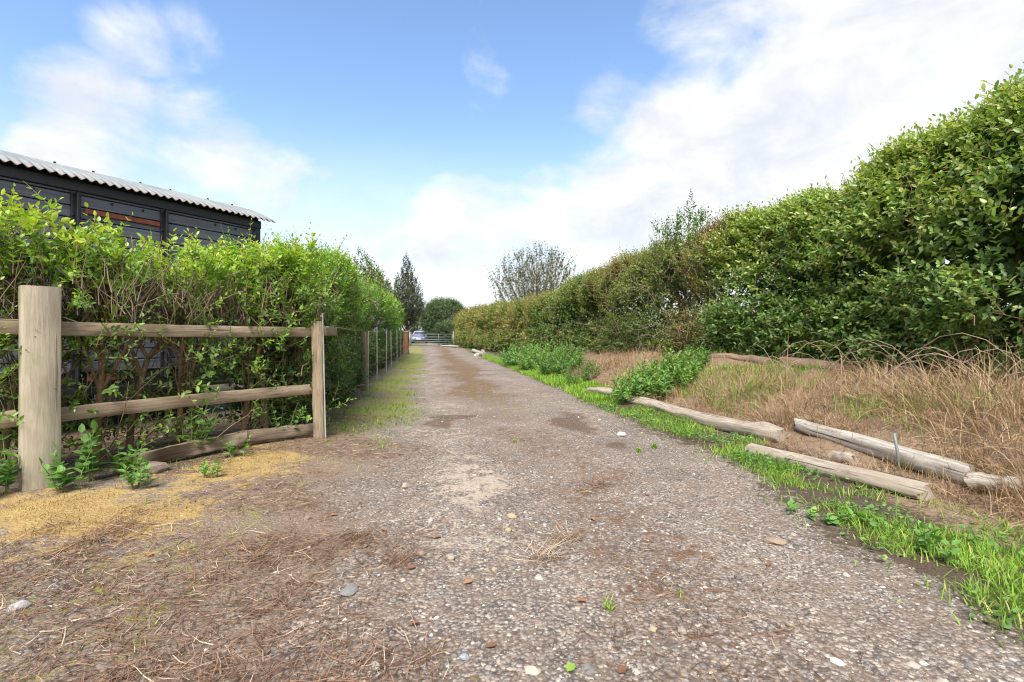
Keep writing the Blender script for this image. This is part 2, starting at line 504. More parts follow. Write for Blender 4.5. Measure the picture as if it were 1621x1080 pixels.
def ground_mat():
    m, g, b = new_mat('lane_ground')
    co = g.n('TexCoord').outputs['Object']
    A = lambda k: g.n('Attribute', attribute_name=k).outputs['Fac']
    wv = g.n('VectorMath', {0: co, 1: g.n('VectorMath', {0: g.n('TexNoise', {'Vector': co, 'Scale': 30.0}).outputs['Color'], 1: (.014, .014, .014)}, operation='MULTIPLY').outputs[0]}, operation='ADD').outputs[0]
    v1 = g.n('TexVoronoi', {'Vector': wv, 'Scale': 62.0, 'Randomness': 1.0})
    v2 = g.n('TexVoronoi', {'Vector': wv, 'Scale': 135.0, 'Randomness': 1.0})
    ch = g.n('SeparateColor', {0: v1.outputs['Color']})
    ch2 = g.n('SeparateColor', {0: v2.outputs['Color']})
    chips = g.ramp(ch.outputs[0], [(0, (.075, .066, .060)), (.3, (.19, .172, .155)), (.6, (.29, .262, .235)), (.85, (.40, .345, .29)), (1, (.60, .51, .41))])
    chips2 = g.ramp(ch2.outputs[0], [(0, (.065, .056, .050)), (.5, (.20, .175, .155)), (.9, (.36, .31, .26)), (1, (.52, .40, .29))])
    big = g.noise(co, 9.0, 6, .7)
    nfine0 = g.noise(co, 110.0, 3, .7)
    asp = g.mix(g.smooth(g.noise(co, 22, 3, .6), .42, .6), chips, chips2)
    gap = g.smooth(v1.outputs['Distance'], .46, .70)
    asp = g.mix(g.math('MULTIPLY', gap, .75), asp, (.06, .048, .042, 1))
    asp = g.mix(g.math('MULTIPLY', g.smooth(big, .36, .66), .6), asp, g.mix(nfine0, (.11, .075, .055, 1), (.30, .22, .165, 1)))
    patch = g.noise(co, 1.3, 5, .62)
    asp = g.mix(.55, asp, g.mix(1.0, asp, g.ramp(patch, [(.3, (.62, .58, .55)), (.7, (1.35, 1.33, 1.30))]), 'MULTIPLY'))
    nf = g.noise(co, 26.0, 5, .7)
    nm = g.noise(co, 6.0, 5, .68)
    nn = g.math('ADD', g.math('MULTIPLY', nf, .5), g.math('MULTIPLY', nm, .5))
    nfine = g.noise(co, 150.0, 4, .7)
    inv = g.n('MapRange', {0: nn, 1: .36, 2: .64, 3: 1.0, 4: 0.0}).outputs[0]
    def layer(base, key, colour, amp=1.5, lo=.25, hi=.85):
        f = g.smooth(g.math('SUBTRACT', A(key), g.math('MULTIPLY', inv, .95)), -.10, .22)
        return g.mix(f, base, colour)
    lit = g.ramp(nfine, [(.28, (.075, .046, .032)), (.52, (.20, .147, .108)), (.75, (.43, .335, .245))])
    soil = g.ramp(nfine, [(.3, (.04, .027, .019)), (.7, (.12, .082, .058))])
    rust = g.ramp(nfine, [(.3, (.075, .045, .026)), (.7, (.20, .115, .065))])
    moss = g.ramp(g.math('ADD', g.math('MULTIPLY', nfine, .6), g.math('MULTIPLY', nm, .4)), [(.30, (.13, .085, .04)), (.5, (.33, .22, .085)), (.7, (.46, .345, .16))])
    gmoss = g.ramp(nfine, [(.3, (.09, .09, .025)), (.7, (.30, .30, .07))])
    sand = g.ramp(nfine, [(.3, (.24, .185, .14)), (.7, (.48, .40, .31))])
    straw = g.ramp(nfine, [(.3, (.11, .065, .042)), (.7, (.34, .24, .15))])
    turf = g.ramp(nfine, [(.3, (.06, .09, .02)), (.7, (.17, .25, .05))])
    c = layer(asp, 'litter', lit)
    c = layer(c, 'sand', sand, 1.6)
    c = layer(c, 'rust', rust, 1.9)
    c = layer(c, 'gmoss', gmoss, 2.0)
    c = g.mix(g.math('MULTIPLY', g.smooth(g.math('SUBTRACT', A('mud'), g.math('MULTIPLY', inv, .5)), .02, .42), .85), c, g.ramp(nf, [(.3, (.075, .046, .030)), (.7, (.135, .085, .058))]))
    c = layer(c, 'soil', soil, 1.2)
    c = layer(c, 'moss', moss, 1.5)
    c = layer(c, 'straw', straw, 1.2)
    c = layer(c, 'turf', turf, 1.2)
    link(g, c, b.inputs['Base Color'])
    b.inputs['Roughness'].default_value = .88
    b.inputs['Specular IOR Level'].default_value = .25
    h = g.math('ADD', g.math('MULTIPLY', v1.outputs['Distance'], -1.0), g.math('MULTIPLY', nfine, .8))
    h = g.math('ADD', h, g.math('MULTIPLY', ch.outputs[1], .5))
    bp = g.n('Bump', {'Strength': .8, 'Distance': .008, 'Height': h})
    link(g, bp.outputs[0], b.inputs['Normal'])
    return m
M_ground = ground_mat()

# ------------------------------------------------------------------ ground: one sheet to the horizon
def ground():
    def axis(lo, a, b, hi, step, gr=1.16):
        mid = list(np.arange(a, b + 1e-6, step))
        up, s = [], step
        x = mid[-1]
        while x < hi:
            s *= gr; x += s; up.append(x)
        dn, s, x = [], step, mid[0]
        while x > lo:
            s *= gr; x -= s; dn.append(x)
        return np.array(dn[::-1] + mid + up)
    xs = axis(-900, -4.5, 5.5, 900, .065)
    ys = axis(-300, 1.0, 10.0, 1800, .065, 1.06)
    X, Y = np.meshgrid(xs, ys)
    Z = gz(X, Y)
    nx, ny = len(xs), len(ys)
    V = np.stack([X, Y, Z], -1).reshape(-1, 3)
    i = (np.arange(ny - 1)[:, None] * nx + np.arange(nx - 1)[None]).ravel()
    F = np.stack([i, i + 1, i + nx + 1, i + nx], -1)
    x, y = V[:, 0], V[:, 1]
    u = x + K * y
    e = edge(y)
    wob = (fbm2(x, y, .9, 4, 2.) - .5) * 1.7
    uw = u + wob
    A = {}
    def band(a, b, s):
        return sst(a - s, a + s, uw) * sst(b + s, b - s, uw)
    left = sst(-.05, -1.0, uw)
    lit = .62 * band(-1.3, -.45, .3) + .25 * band(.55, 1.45, .3) * sst(1.5, 3, y) + .30 * left + .20 * sst(2.3, 1.6, y) * band(.2, 1.1, .3)
    lit = lit + .40 * sst(-.35, -.8, u + .45 * (y - 1.8)) * sst(3.2, 2.2, y) * sst(.35, .5, fbm2(x, y, 1.3, 2, 9.))
    A['litter'] = np.clip((lit + .27 + .55 * (fbm2(x, y, .7, 4, 12.) - .5)) * (1 - .55 * sst(2.25, 1.75, y + .25 * x + .5 * (fbm2(x, y, 1.1, 3, 13.) - .5))), 0, 1)
    A['moss'] = np.clip((.45 + .75 * sst(.35, .62, fbm2(x, y, 2.6, 3, 21.))) * .98 * np.exp(-((x + 2.35) / .72) ** 2 - ((y - 2.85) / .34) ** 2) + .85 * sst(.36, .6, fbm2(x, y, 3.0, 3, 22.)) * np.exp(-((x + 2.0) / .5) ** 2 - ((y - 4.0) / .6) ** 2) + .30 * sst(-.9, -1.4, u) * sst(6, 5, y) * sst(1.8, 2.4, y), 0, 1)
    A['gmoss'] = np.clip((.70 * band(-1.0, -.15, .4) + .30 * band(.7, 1.6, .25)) * sst(4.4, 7, y) + .34 * sst(-.7, -1.0, u) * sst(-2.2, -1.8, u), 0, 1)
    A['rust'] = np.clip(.40 * band(.75, 1.55, .2) * sst(1.0, 2.0, y) * (1 - .4 * sst(4, 5, y)) + .46 * band(.6, 1.6, .35) * sst(6, 10, y) + .22 * band(-.1, .5, .3) * sst(2.6, 1.6, y), 0, 1)
    A['sand'] = np.clip(.50 * np.exp(-((x + .28) / .28) ** 2 - ((y - 3.35) / .6) ** 2) + .40 * np.exp(-((x + .25) / .35) ** 2 - ((y - 2.5) / .28) ** 2) + .40 * band(-.05, .45, .15) * sst(3, 4, y) + .34 * band(1.7, 2.2, .2) * sst(4, 6, y), 0, 1)
    ue = u + (fbm2(x, y, 2.3, 4, 50.) - .5) * .5
    A['soil'] = np.clip(.65 * np.exp(-((ue - e - .02) / .2) ** 2) * sst(40, 20, y) + .75 * sst(-1.05, -1.6, u) * sst(3.0, 3.8, y) + .85 * sst(e, e + .2, ue), 0, 1)
    A['straw'] = np.clip(.75 * sst(e + .35, e + .8, u) * sst(12, 9, y) + .6 * sst(e + .5, e + 1.2, u) * sst(9, 12, y), 0, 1)
    A['turf'] = np.clip(.55 * sst(-4.5, -6, u) + .55 * sst(7, 9, u) + .75 * sst(e, e + .2, u) * sst(e + .85, e + .55, u) * sst(8, 10, y) + sst(70, 90, y) + sst(1, -3, y) * 0 + .5 * sst(38, 44, y) * sst(.2, 1.0, np.abs(u - .3)), 0, 1)
    A['mud'] = np.clip(sum(np.exp(-np.maximum(((x - cx + .75 * (fbm2(x, y, 2.6, 4, 40.) - .5)) / rx) ** 2 + ((y - cy + 1.3 * (fbm2(x, y, 2.2, 4, 47.) - .5)) / ry) ** 2, 0) ** 1.5) for cx, cy, rx, ry in ((.70, 6.1, .30, .6), (.92, 4.86, .20, .24), (-.83, 6.3, .28, .5))), 0, 1)
    o = mk('ground', V, F, M_ground, None, A, True)
    tag(o, kind='structure')
ground()

# ------------------------------------------------------------------ timber, logs
def timber(name, p0, p1, w, h, mat, parent=None, origin=(0, 0, 0), seg=10, jit=.003, side=None, ch=.12, bow=0.0, kind=None):
    p0 = np.array(p0, float); p1 = np.array(p1, float)
    t = unit(p1 - p0)
    ln = np.linalg.norm(p1 - p0)
    if side is None:
        side = np.cross(t, [0, 0, 1.])
    s = unit(np.array(side, float) - np.dot(side, t) * t)
    up = np.cross(s, t)
    c = min(w, h) * ch
    prof = np.array([(-w / 2 + c, -h / 2), (w / 2 - c, -h / 2), (w / 2, -h / 2 + c), (w / 2, h / 2 - c), (w / 2 - c, h / 2), (-w / 2 + c, h / 2), (-w / 2, h / 2 - c), (-w / 2, -h / 2 + c)])
    per = np.concatenate([[0], np.cumsum(np.linalg.norm(np.diff(np.vstack([prof, prof[:1]]), axis=0), axis=1))])
    V, UV = [], []
    off = rng.random() * 40
    for k in range(seg + 1):
        f = k / seg
        cen = p0 + (p1 - p0) * f + up * bow * math.sin(math.pi * f)
        wav = 1 + (noise3(np.array([f * ln * 3 + off, off, 1.5])) - .5) * jit * 14
        for q, (a, b) in enumerate(prof):
            j = rng.normal(0, jit, 2)
            V.append(cen + s * (a * wav + j[0]) + up * (b * wav + j[1]))
            UV.append((f * ln + off, per[q] + off * .37))
    V = np.array(V) - np.array(origin)
    F = [[k * 8 + q, k * 8 + (q + 1) % 8, (k + 1) * 8 + (q + 1) % 8, (k + 1) * 8 + q] for k in range(seg) for q in range(8)]
    n = len(V)
    V = np.vstack([V, V[:8], V[seg * 8:]])
    UV = UV + [(a * .1 + off, b * .1) for a, b in prof * 3] * 2
    caps = [[n + q for q in range(8)][::-1], [n + 8 + q for q in range(8)]]
    o = mk(name, V, [np.array(F), np.array(caps)], mat, parent, uv=np.array(UV))
    if kind: o['kind'] = kind
    return o
def log(name, pts, r0, r1, mat, parent=None, origin=(0, 0, 0), k=20, seg=30, rough=.16, knot=None, wob=.6):
    pts = np.array(pts, float)
    f = np.linspace(0, 1, len(pts)); fs = np.linspace(0, 1, seg + 1)
    path = np.stack([np.interp(fs, f, pts[:, i]) for i in range(3)], -1)
    off = rng.random() * 20
    path += (np.stack([fbm(np.stack([fs * 4 + off, fs * 0 + q, fs * 0], -1), 2) for q in (1., 5., 9.)], -1) - .5) * r0 * wob
    t = unit(np.gradient(path, axis=0))
    e1 = unit(np.array([0, 0, 1.]) - t * t[:, 2:3]); e2 = np.cross(t, e1)
    a = np.arange(k) * 2 * math.pi / k
    ln = np.linalg.norm(pts[-1] - pts[0])
    rr = (r0 + (r1 - r0) * fs)[:, None] * np.ones(k)[None]
    q = np.stack([fs[:, None] * ln * 3 + 0 * a[None] + off, np.cos(a)[None] * 1.6 + fs[:, None] * .8, np.sin(a)[None] * 1.6 + 0 * fs[:, None]], -1)
    rr = rr * (1 + (fbm(q, 3) - .5) * 2 * rough)
    rr = rr * (1 + (noise3(np.stack([q[..., 0] * .25 + off, q[..., 1] * 3.6, q[..., 2] * 3.6], -1)) - .5) * .48)
    if knot is not None:
        rr = rr * (1 + .28 * np.exp(-((fs - knot) / .04) ** 2))[:, None]
    rr[0] *= .93; rr[-1] *= .93
    V = path[:, None] + rr[..., None] * (np.cos(a)[None, :, None] * e1[:, None] + np.sin(a)[None, :, None] * e2[:, None])
    for e_ in (0, -1):
        V[e_] = V[e_] + t[e_] * ((noise3(np.stack([np.cos(a) * 1.7 + off, np.sin(a) * 1.7, a * 0 + 2.5 * (e_ + 1)], -1)) - .5) * r0 * 1.6)[:, None]
    UV = np.stack([fs[:, None] * ln + 0 * a[None] + off, a[None] * r0 + 0 * fs[:, None]], -1).reshape(-1, 2)
    V = V.reshape(-1, 3) - np.array(origin)
    F = np.array([[i * k + j, i * k + (j + 1) % k, (i + 1) * k + (j + 1) % k, (i + 1) * k + j] for i in range(seg) for j in range(k)])
    n = len(V)
    V = np.vstack([V, V[:k], V[seg * k:]])
    UV = np.vstack([UV, np.stack([np.cos(a) * .02 + off, np.sin(a) * .3], -1), np.stack([np.cos(a) * .02 + off, np.sin(a) * .3], -1)])
    return mk(name, V, [F, np.array([[n + j for j in range(k)][::-1], [n + k + j for j in range(k)]])], mat, parent, smooth=False, uv=UV)
def box(name, lo, hi, mat, parent=None, bev=.0, kind=None):
    bm = bmesh.new()
    bmesh.ops.create_cube(bm, size=1)
    lo = Vector(lo); hi = Vector(hi)
    for v in bm.verts:
        v.co = Vector([lo[i] + (v.co[i] + .5) * (hi[i] - lo[i]) for i in range(3)])
    if bev:
        bmesh.ops.bevel(bm, geom=bm.edges[:] + bm.verts[:], offset=bev, segments=1, affect='EDGES')
    me = bpy.data.meshes.new(name)
    bm.to_mesh(me); bm.free()
    l = me.uv_layers.new(name='grain')
    for lp in me.loops:
        c = me.vertices[lp.vertex_index].co
        l.data[lp.index].uv = (c.x + c.y * .3 + lo[0] * 1.7, c.z + c.y * .8 + lo[2] * 3.1)
    me.materials.append(mat)
    return obj(name, me, parent)

# ------------------------------------------------------------------ old black goods van used as a shed
def shed():
    root = empty('railway_van_shed', (-3.45, 7.0, 0), math.atan2(1, .517))
    tag(root, 'black plank-sided old railway van used as a shed, arched corrugated roof, behind the left hedge', 'shed')
    LEN, WID, ZF, ZT = 5.2, 2.4, .66, 2.60
    st = [0.0, 1.23, 2.07, 3.3, 4.3, LEN]
    bh = .1205
    # planks bay by bay
    for a, b in zip(st[:-1], st[1:]):
        z = ZF
        while z < ZT - .12:
            top = min(z + bh, ZT - .10)
            dy = random.uniform(0, .006)
            box('plank', (-b + .035, dy, z + .005), (-a - .035, .04 + dy, top - .005), M_black, root, .005)
            z += bh
    box('backing_board', (-LEN + .02, .045, ZF), (-.02, .06, ZT - .1), M_blackiron, root)
    # end wall towards the far side and the hidden sides, closed so the van is a real volume
    z = ZF
    while z < ZT - .14:
        half = WID / 2
        inset = 0 if z < ZT - .1 else (z - ZT + .2) * 1.1
        box('end_plank', (-.045, .05 + inset, z + .004), (-.005, WID - .05 - inset, z + bh - .004), M_black, root, .004)
        z += bh
    for xe in (-.042, -LEN + .006):
        an_ = np.linspace(-1, 1, 15)
        rise_, hc_ = .33, WID / 2 + .12
        R_ = (hc_ * hc_ + rise_ * rise_) / (2 * rise_)
        arc = [(WID / 2 + a_ * (WID / 2 - .01), ZT - .012 + rise_ - R_ + math.sqrt(R_ * R_ - (a_ * (WID / 2 - .01)) ** 2)) for a_ in an_]
        pg = [(WID - .01, ZT - .12)] + [(.01, ZT - .12)] + arc
        n_ = len(pg)
        Vg = [(xe, y_, z_) for y_, z_ in pg] + [(xe + .03, y_, z_) for y_, z_ in pg]
        Fq = [[i, (i + 1) % n_, n_ + (i + 1) % n_, n_ + i] for i in range(n_)]
        mk('gable_panel', np.array(Vg), [np.array(Fq), np.array([list(range(n_))[::-1], list(range(n_, 2 * n_))])], M_blackiron, root)
    box('rear_wall', (-LEN, WID - .04, ZF), (0, WID, ZT - .05), M_black, root)
    box('far_end_wall', (-LEN, .06, ZF), (-LEN + .04, WID - .06, ZT - .05), M_black, root)
    box('floor_frame', (-LEN, .02, ZF - .05), (0, WID, ZF - .003), M_blackiron, root)
    box('sole_bar', (-LEN, -.012, ZF - .24), (0, .05, ZF - .05), M_blackiron, root, .006)
    box('rust_red_plate', (-1.98, -.03, ZF - .09), (-1.62, -.0125, ZF - .02), M_rust, root, .004)
    for x in (-4.3, -3.2, -1.9, -.7):
        box('axle_guard', (x - .1, .25, .0), (x + .1, .34, ZF - .05), M_blackiron, root)
        box('support_sleeper', (x - .13, .38, -.03), (x + .13, WID - .2, ZF - .052), M_logdark, root)
    box('cant_rail', (-LEN - .01, -.022, ZT - .105), (.012, .05, ZT + .0), M_blackiron, root, .006)
    box('eave_filler', (-LEN + .02, .012, ZT + .002), (-.02, .05, ZT + .055), M_blackiron, root)
    # paired upright irons with rivets
    V, Fq = [], []
    def rivet_mesh():
        bm = bmesh.new()
        bmesh.ops.create_uvsphere(bm, u_segments=8, v_segments=5, radius=.014)
        me = bpy.data.meshes.new('rivet'); bm.to_mesh(me); bm.free()
        me.materials.append(M_blackiron)
        return me
    rv = rivet_mesh()
    for x in st[1:-1]:
        s = box('stanchion', (-x - .042, -.016, ZF - .1), (-x + .042, -.0005, ZT - .107), M_blackiron, root, .003)
        box('stanchion_web', (-x - .010, -.062, ZF - .1), (-x + .010, -.0165, ZT - .12), M_blackiron, root, .003)
        for i in range(9):
            for sx in (-.028, .028):
                r_ = obj('rivet', rv, root); r_.location = (-x + sx, -.017, ZT - .15 - i * .2); r_.scale = (1, .7, 1)
    box('corner_iron', (-.09, -.014, ZF), (.004, -.0005, ZT - .107), M_blackiron, root, .003)
    for i in range(9):
        r_ = obj('rivet', rv, root); r_.location = (-.045, -.015, ZT - .18 - i * .2)
    for x in (-.35, -.62, -1.45, -1.75, -2.4):
        r_ = obj('rivet', rv, root); r_.location = (x, -.002, ZT - .165)
    # diagonal brace at the corner
    timber('diagonal_brace', (-.34, -.02, ZT - .62), (-.05, -.02, ZT - .13), .02, .055, M_blackiron, root, side=(0, 1, 0), seg=2, jit=0)
    box('rust_red_strip', (-2.0, -.020, 2.285), (-1.12 - .16, -.0015, 2.335), M_rust, root, .003)
    # arched corrugated roof, sheet by sheet
    hc, rise = WID / 2 + .12, .33
    Rr = (hc * hc + rise * rise) / (2 * rise)
    th = math.asin(hc / Rr)
    x0 = .16
    wdt = .83
    n = 0
    while x0 > -LEN - .1:
        x1 = x0 - wdt
        nx = 66
        na = 22
        xs = np.linspace(x0 + (.03 if n else 0), x1, nx)
        lift = .004 * (n % 2)
        zw = np.sin(xs / .082 * 2 * math.pi) * .014 + lift
        an = np.linspace(-th, th, na)
        X = np.repeat(xs[None], na, 0)
        rad = Rr + np.repeat(zw[None], na, 0)
        Yc = WID / 2 + rad * np.sin(an)[:, None]
        Zc = ZT + .01 + rise - Rr + rad * np.cos(an)[:, None]
        Vt = np.stack([X, Yc, Zc], -1).reshape(-1, 3)
        Vb = Vt - np.array([0, 0, .006])
        i = (np.arange(na - 1)[:, None] * nx + np.arange(nx - 1)[None]).ravel()
        Ft = np.stack([i, i + 1, i + nx + 1, i + nx], -1)
        m = na * nx
        e = np.arange(nx - 1)
        Fe = np.stack([e, e + m, e + 1 + m, e + 1], -1)
        e2 = e + (na - 1) * nx
        Fe2 = np.stack([e2, e2 + 1, e2 + 1 + m, e2 + m], -1)
        r = np.zeros((na, nx)); r[:1] = .8; r[-1] = .8
        rb = np.full((na, nx), .8)
        sh = mk('roof_sheet', np.vstack([Vt, Vb]), np.vstack([Ft, Ft[:, ::-1] + m, Fe, Fe2]), M_roof, root, {'rust': np.concatenate([r.ravel(), rb.ravel()])}, True)
        for a in (-th * .45, 0.0, th * .5):
            for q in (.2, .62):
                xb = x0 - wdt * q
                b_ = obj('roof_bolt', rv, sh)
                b_.location = (xb, WID / 2 + (Rr + .018) * math.sin(a), ZT + .012 + rise - Rr + (Rr + .018) * math.cos(a))
        x0 = x1
        n += 1
shed()

# ------------------------------------------------------------------ post and rail fence by the gateway
F0 = np.array([-3.085, 3.36]); F1 = np.array([-1.88, 5.0])
FD = (F1 - F0) / np.linalg.norm(F1 - F0); FN = np.array([-FD[1], FD[0]])     # FN points away from the lane
FL = float(np.linalg.norm(F1 - F0))
def fp(s, off, z):
    p = F0 + FD * s + FN * off
    return (p[0], p[1], z)
def fence():
    o0 = (F0[0], F0[1], g1(*F0))
    root = empty('post_and_rail_fence', o0)
    tag(root, 'weathered timber post and rail fence with one thick square post on the left', 'fence')
    t = lambda name, a, b, w, h, m, **k: timber(name, a, b, w, h, m, root, o0, **k)
    p = t('post', fp(-.01, 0, -.2), fp(-.008, 0, 1.365), .19, .11, M_post, seg=14, jit=.0012, side=(FD[0], FD[1], 0), ch=.04)
    tag(p, 'thick square pale post with cut flat top')
    p = t('post', (F1[0], F1[1], -.2), (F1[0] - .03, F1[1] + .01, 1.18), .10, .10, M_rail, seg=12, jit=.003, side=(1, .3, 0), ch=.1)
    t('batten', (F1[0] + .065, F1[1] - .01, -.05), (F1[0] + .03, F1[1] - .0, 1.26), .012, .02, M_stake, seg=8, jit=.001, side=(1, .3, 0))
    t('rail', fp(.09, .09, 1.092), fp(FL + .04, .085, 1.075), .035, .095, M_rail, seg=16, bow=-.006, jit=.0013, ch=.06)
    t('rail', fp(.09, .075, .505), fp(FL - .02, .075, .518), .035, .098, M_rail, seg=16, bow=.006, jit=.0013, ch=.06)
    t('rail', fp(-1.6, .085, 1.13), fp(-.08, .085, 1.10), .035, .095, M_rail, seg=10, jit=.0013, ch=.06)
    t('rail', fp(-.62, .07, .47), fp(-.11, .08, .51), .035, .10, M_rail, seg=6)
    t('rail', (F1[0] + .0, F1[1] + .13, 1.085), (F1[0] - .10, F1[1] + .75, 1.09), .035, .095, M_rail, seg=5)
    t('gravel_board', fp(.42, .03, .09), fp(1.35, .05, .155), .04, .11, M_board, seg=14, jit=.003, bow=.012, ch=.06)
    t('gravel_board', fp(1.30, .10, .155), fp(FL - .02, .03, .135), .04, .10, M_board, seg=10, jit=.003, ch=.06)
    bmn = bmesh.new(); bmesh.ops.create_uvsphere(bmn, u_segments=6, v_segments=4, radius=.007)
    nm = bpy.data.meshes.new('nail'); bmn.to_mesh(nm); bmn.free(); nm.materials.append(M_rust)
    for s_, z_ in ((FL - .03, 1.095), (FL + .01, 1.055), (FL - .05, .535), (FL - .07, .50)):
        q = fp(s_, .062 if z_ > 1 else .052, z_)
        nl = obj('nail', nm, root); nl.location = np.array(q) - np.array(o0)
    # stock netting behind the rails
    P = []
    for z in (.22, .36, .66, .80, .93):
        s = np.linspace(-.6, FL + .05, 9)
        P.append([fp(a, .14, z + .012 * math.sin(a * 5 + z * 9)) for a in s])
    for a in np.arange(-.5, FL, .16):
        P.append([fp(a + .01 * math.sin(q * 2), .14, .12 + q * .103) for q in range(9)])
    P = np.array(P) - np.array(o0)
    V, F = tubes(P, np.full(P.shape[:2], .0011), 3)
    tag(mk('wire_netting', V, F, M_wire, root), kind='stuff')
fence()
def wire_fence():
    o0 = L(-1.1, 8.5)
    root = empty('wire_fence', o0)
    tag(root, 'thin wire fence with pale stakes running along the left hedge to the orange post', 'fence')
    stakes = [(-1.22, 8.5, 1.16, 0), (-1.08, 9.25, 1.1, 1), (-1.1, 11.2, 1.2, 0), (-1.07, 13.2, 1.15, 0), (-1.09, 15.4, 1.15, 0), (-1.07, 18.0, 1.2, 0), (-1.08, 20.5, 1.15, 0), (-1.06, 23, 1.2, 0), (-1.08, 25.3, 1.2, 0)]
    for u, y, h, kind in stakes:
        p = L(u, y)
        if kind:
            timber('post', (p[0] - .06, p[1], -.1), (p[0] - .06, p[1], h), .10, .09, M_board, root, o0, seg=8, side=(1, 0, 0))
        timber('stake', (p[0], p[1], -.1), (p[0] + random.uniform(-.02, .02), p[1], h + .02), .024, .02, M_stake, root, o0, seg=6, jit=.001, side=(1, 0, 0))
    P = []
    for z in (.15, .4, .65, .9, 1.08):
        P.append([np.array(L(-1.09 + .01 * math.sin(y), y, z)) - np.array(o0) for y in np.linspace(5.2, 26, 12)])
    P = np.array(P)
    V, F = tubes(P, np.full(P.shape[:2], .0018), 3)
    tag(mk('wire', V, F, M_wire, root), kind='stuff')
wire_fence()
def pier():
    p = L(-1.17, 26.3)
    root = empty('gate_post', p)
    tag(root, 'square orange-brown gate post with a pale flat cap at the end of the left hedge', 'post')
    box('shaft', (-.17, -.17, -.1), (.17, .17, 1.12), M_pier, root, .012)
    box('cap', (-.21, -.21, 1.122), (.21, .21, 1.19), M_cap, root, .015)
    box('plinth', (-.2, -.2, -.1), (.2, .2, .22), M_stone['pink'], root, .01)
    box('hinge_plate', (.172, -.03, .3), (.19, .03, .9), M_blackiron, root)
pier()

# ------------------------------------------------------------------ hedges
def hedge_samples(n, y0, y1, uc, half, zb, zt, side, tlo=-75, thi=200, depth=.16, rough=.22, clump=2.4, power=.62):
    """points just inside the clipped surface of a hedge along the lane, with outward normals"""
    y = rng.uniform(y0, y1, n)
    t = np.radians(np.where(rng.random(n) < .9, rng.uniform(tlo, 125, n), rng.uniform(120, thi, n)))
    c, s = np.cos(t), np.sin(t)
    cs = np.sign(c) * np.abs(c) ** power; ss = np.sign(s) * np.abs(s) ** power
    u0, h, b, tp = uc(y), half(y), zb(y), zt(y)
    zc, hz = (b + tp) / 2, (tp - b) / 2
    nn = np.stack([side * c / h, np.zeros(n), s / hz], -1)
    nn = unit(nn)
    u = u0 + side * h * cs
    z = zc + hz * ss
    P = np.stack([u - K * y, y, z], -1)
    d = (fbm(P * 0.9, 2) - .5) * rough * 2.2 + (fbm(P * clump, 2) - .5) * rough * 1.6
    dep = rng.exponential(depth, n)
    P = P + nn * (d - dep)[:, None]
    w = fbm(P * clump * .9 + 11, 2)
    keep = rng.random(n) < sst(.26, .5, w) * .9 + .1
    return P[keep], nn[keep], dep[keep]
I_ = lambda ys, vs: (lambda y: np.interp(y, ys, vs))

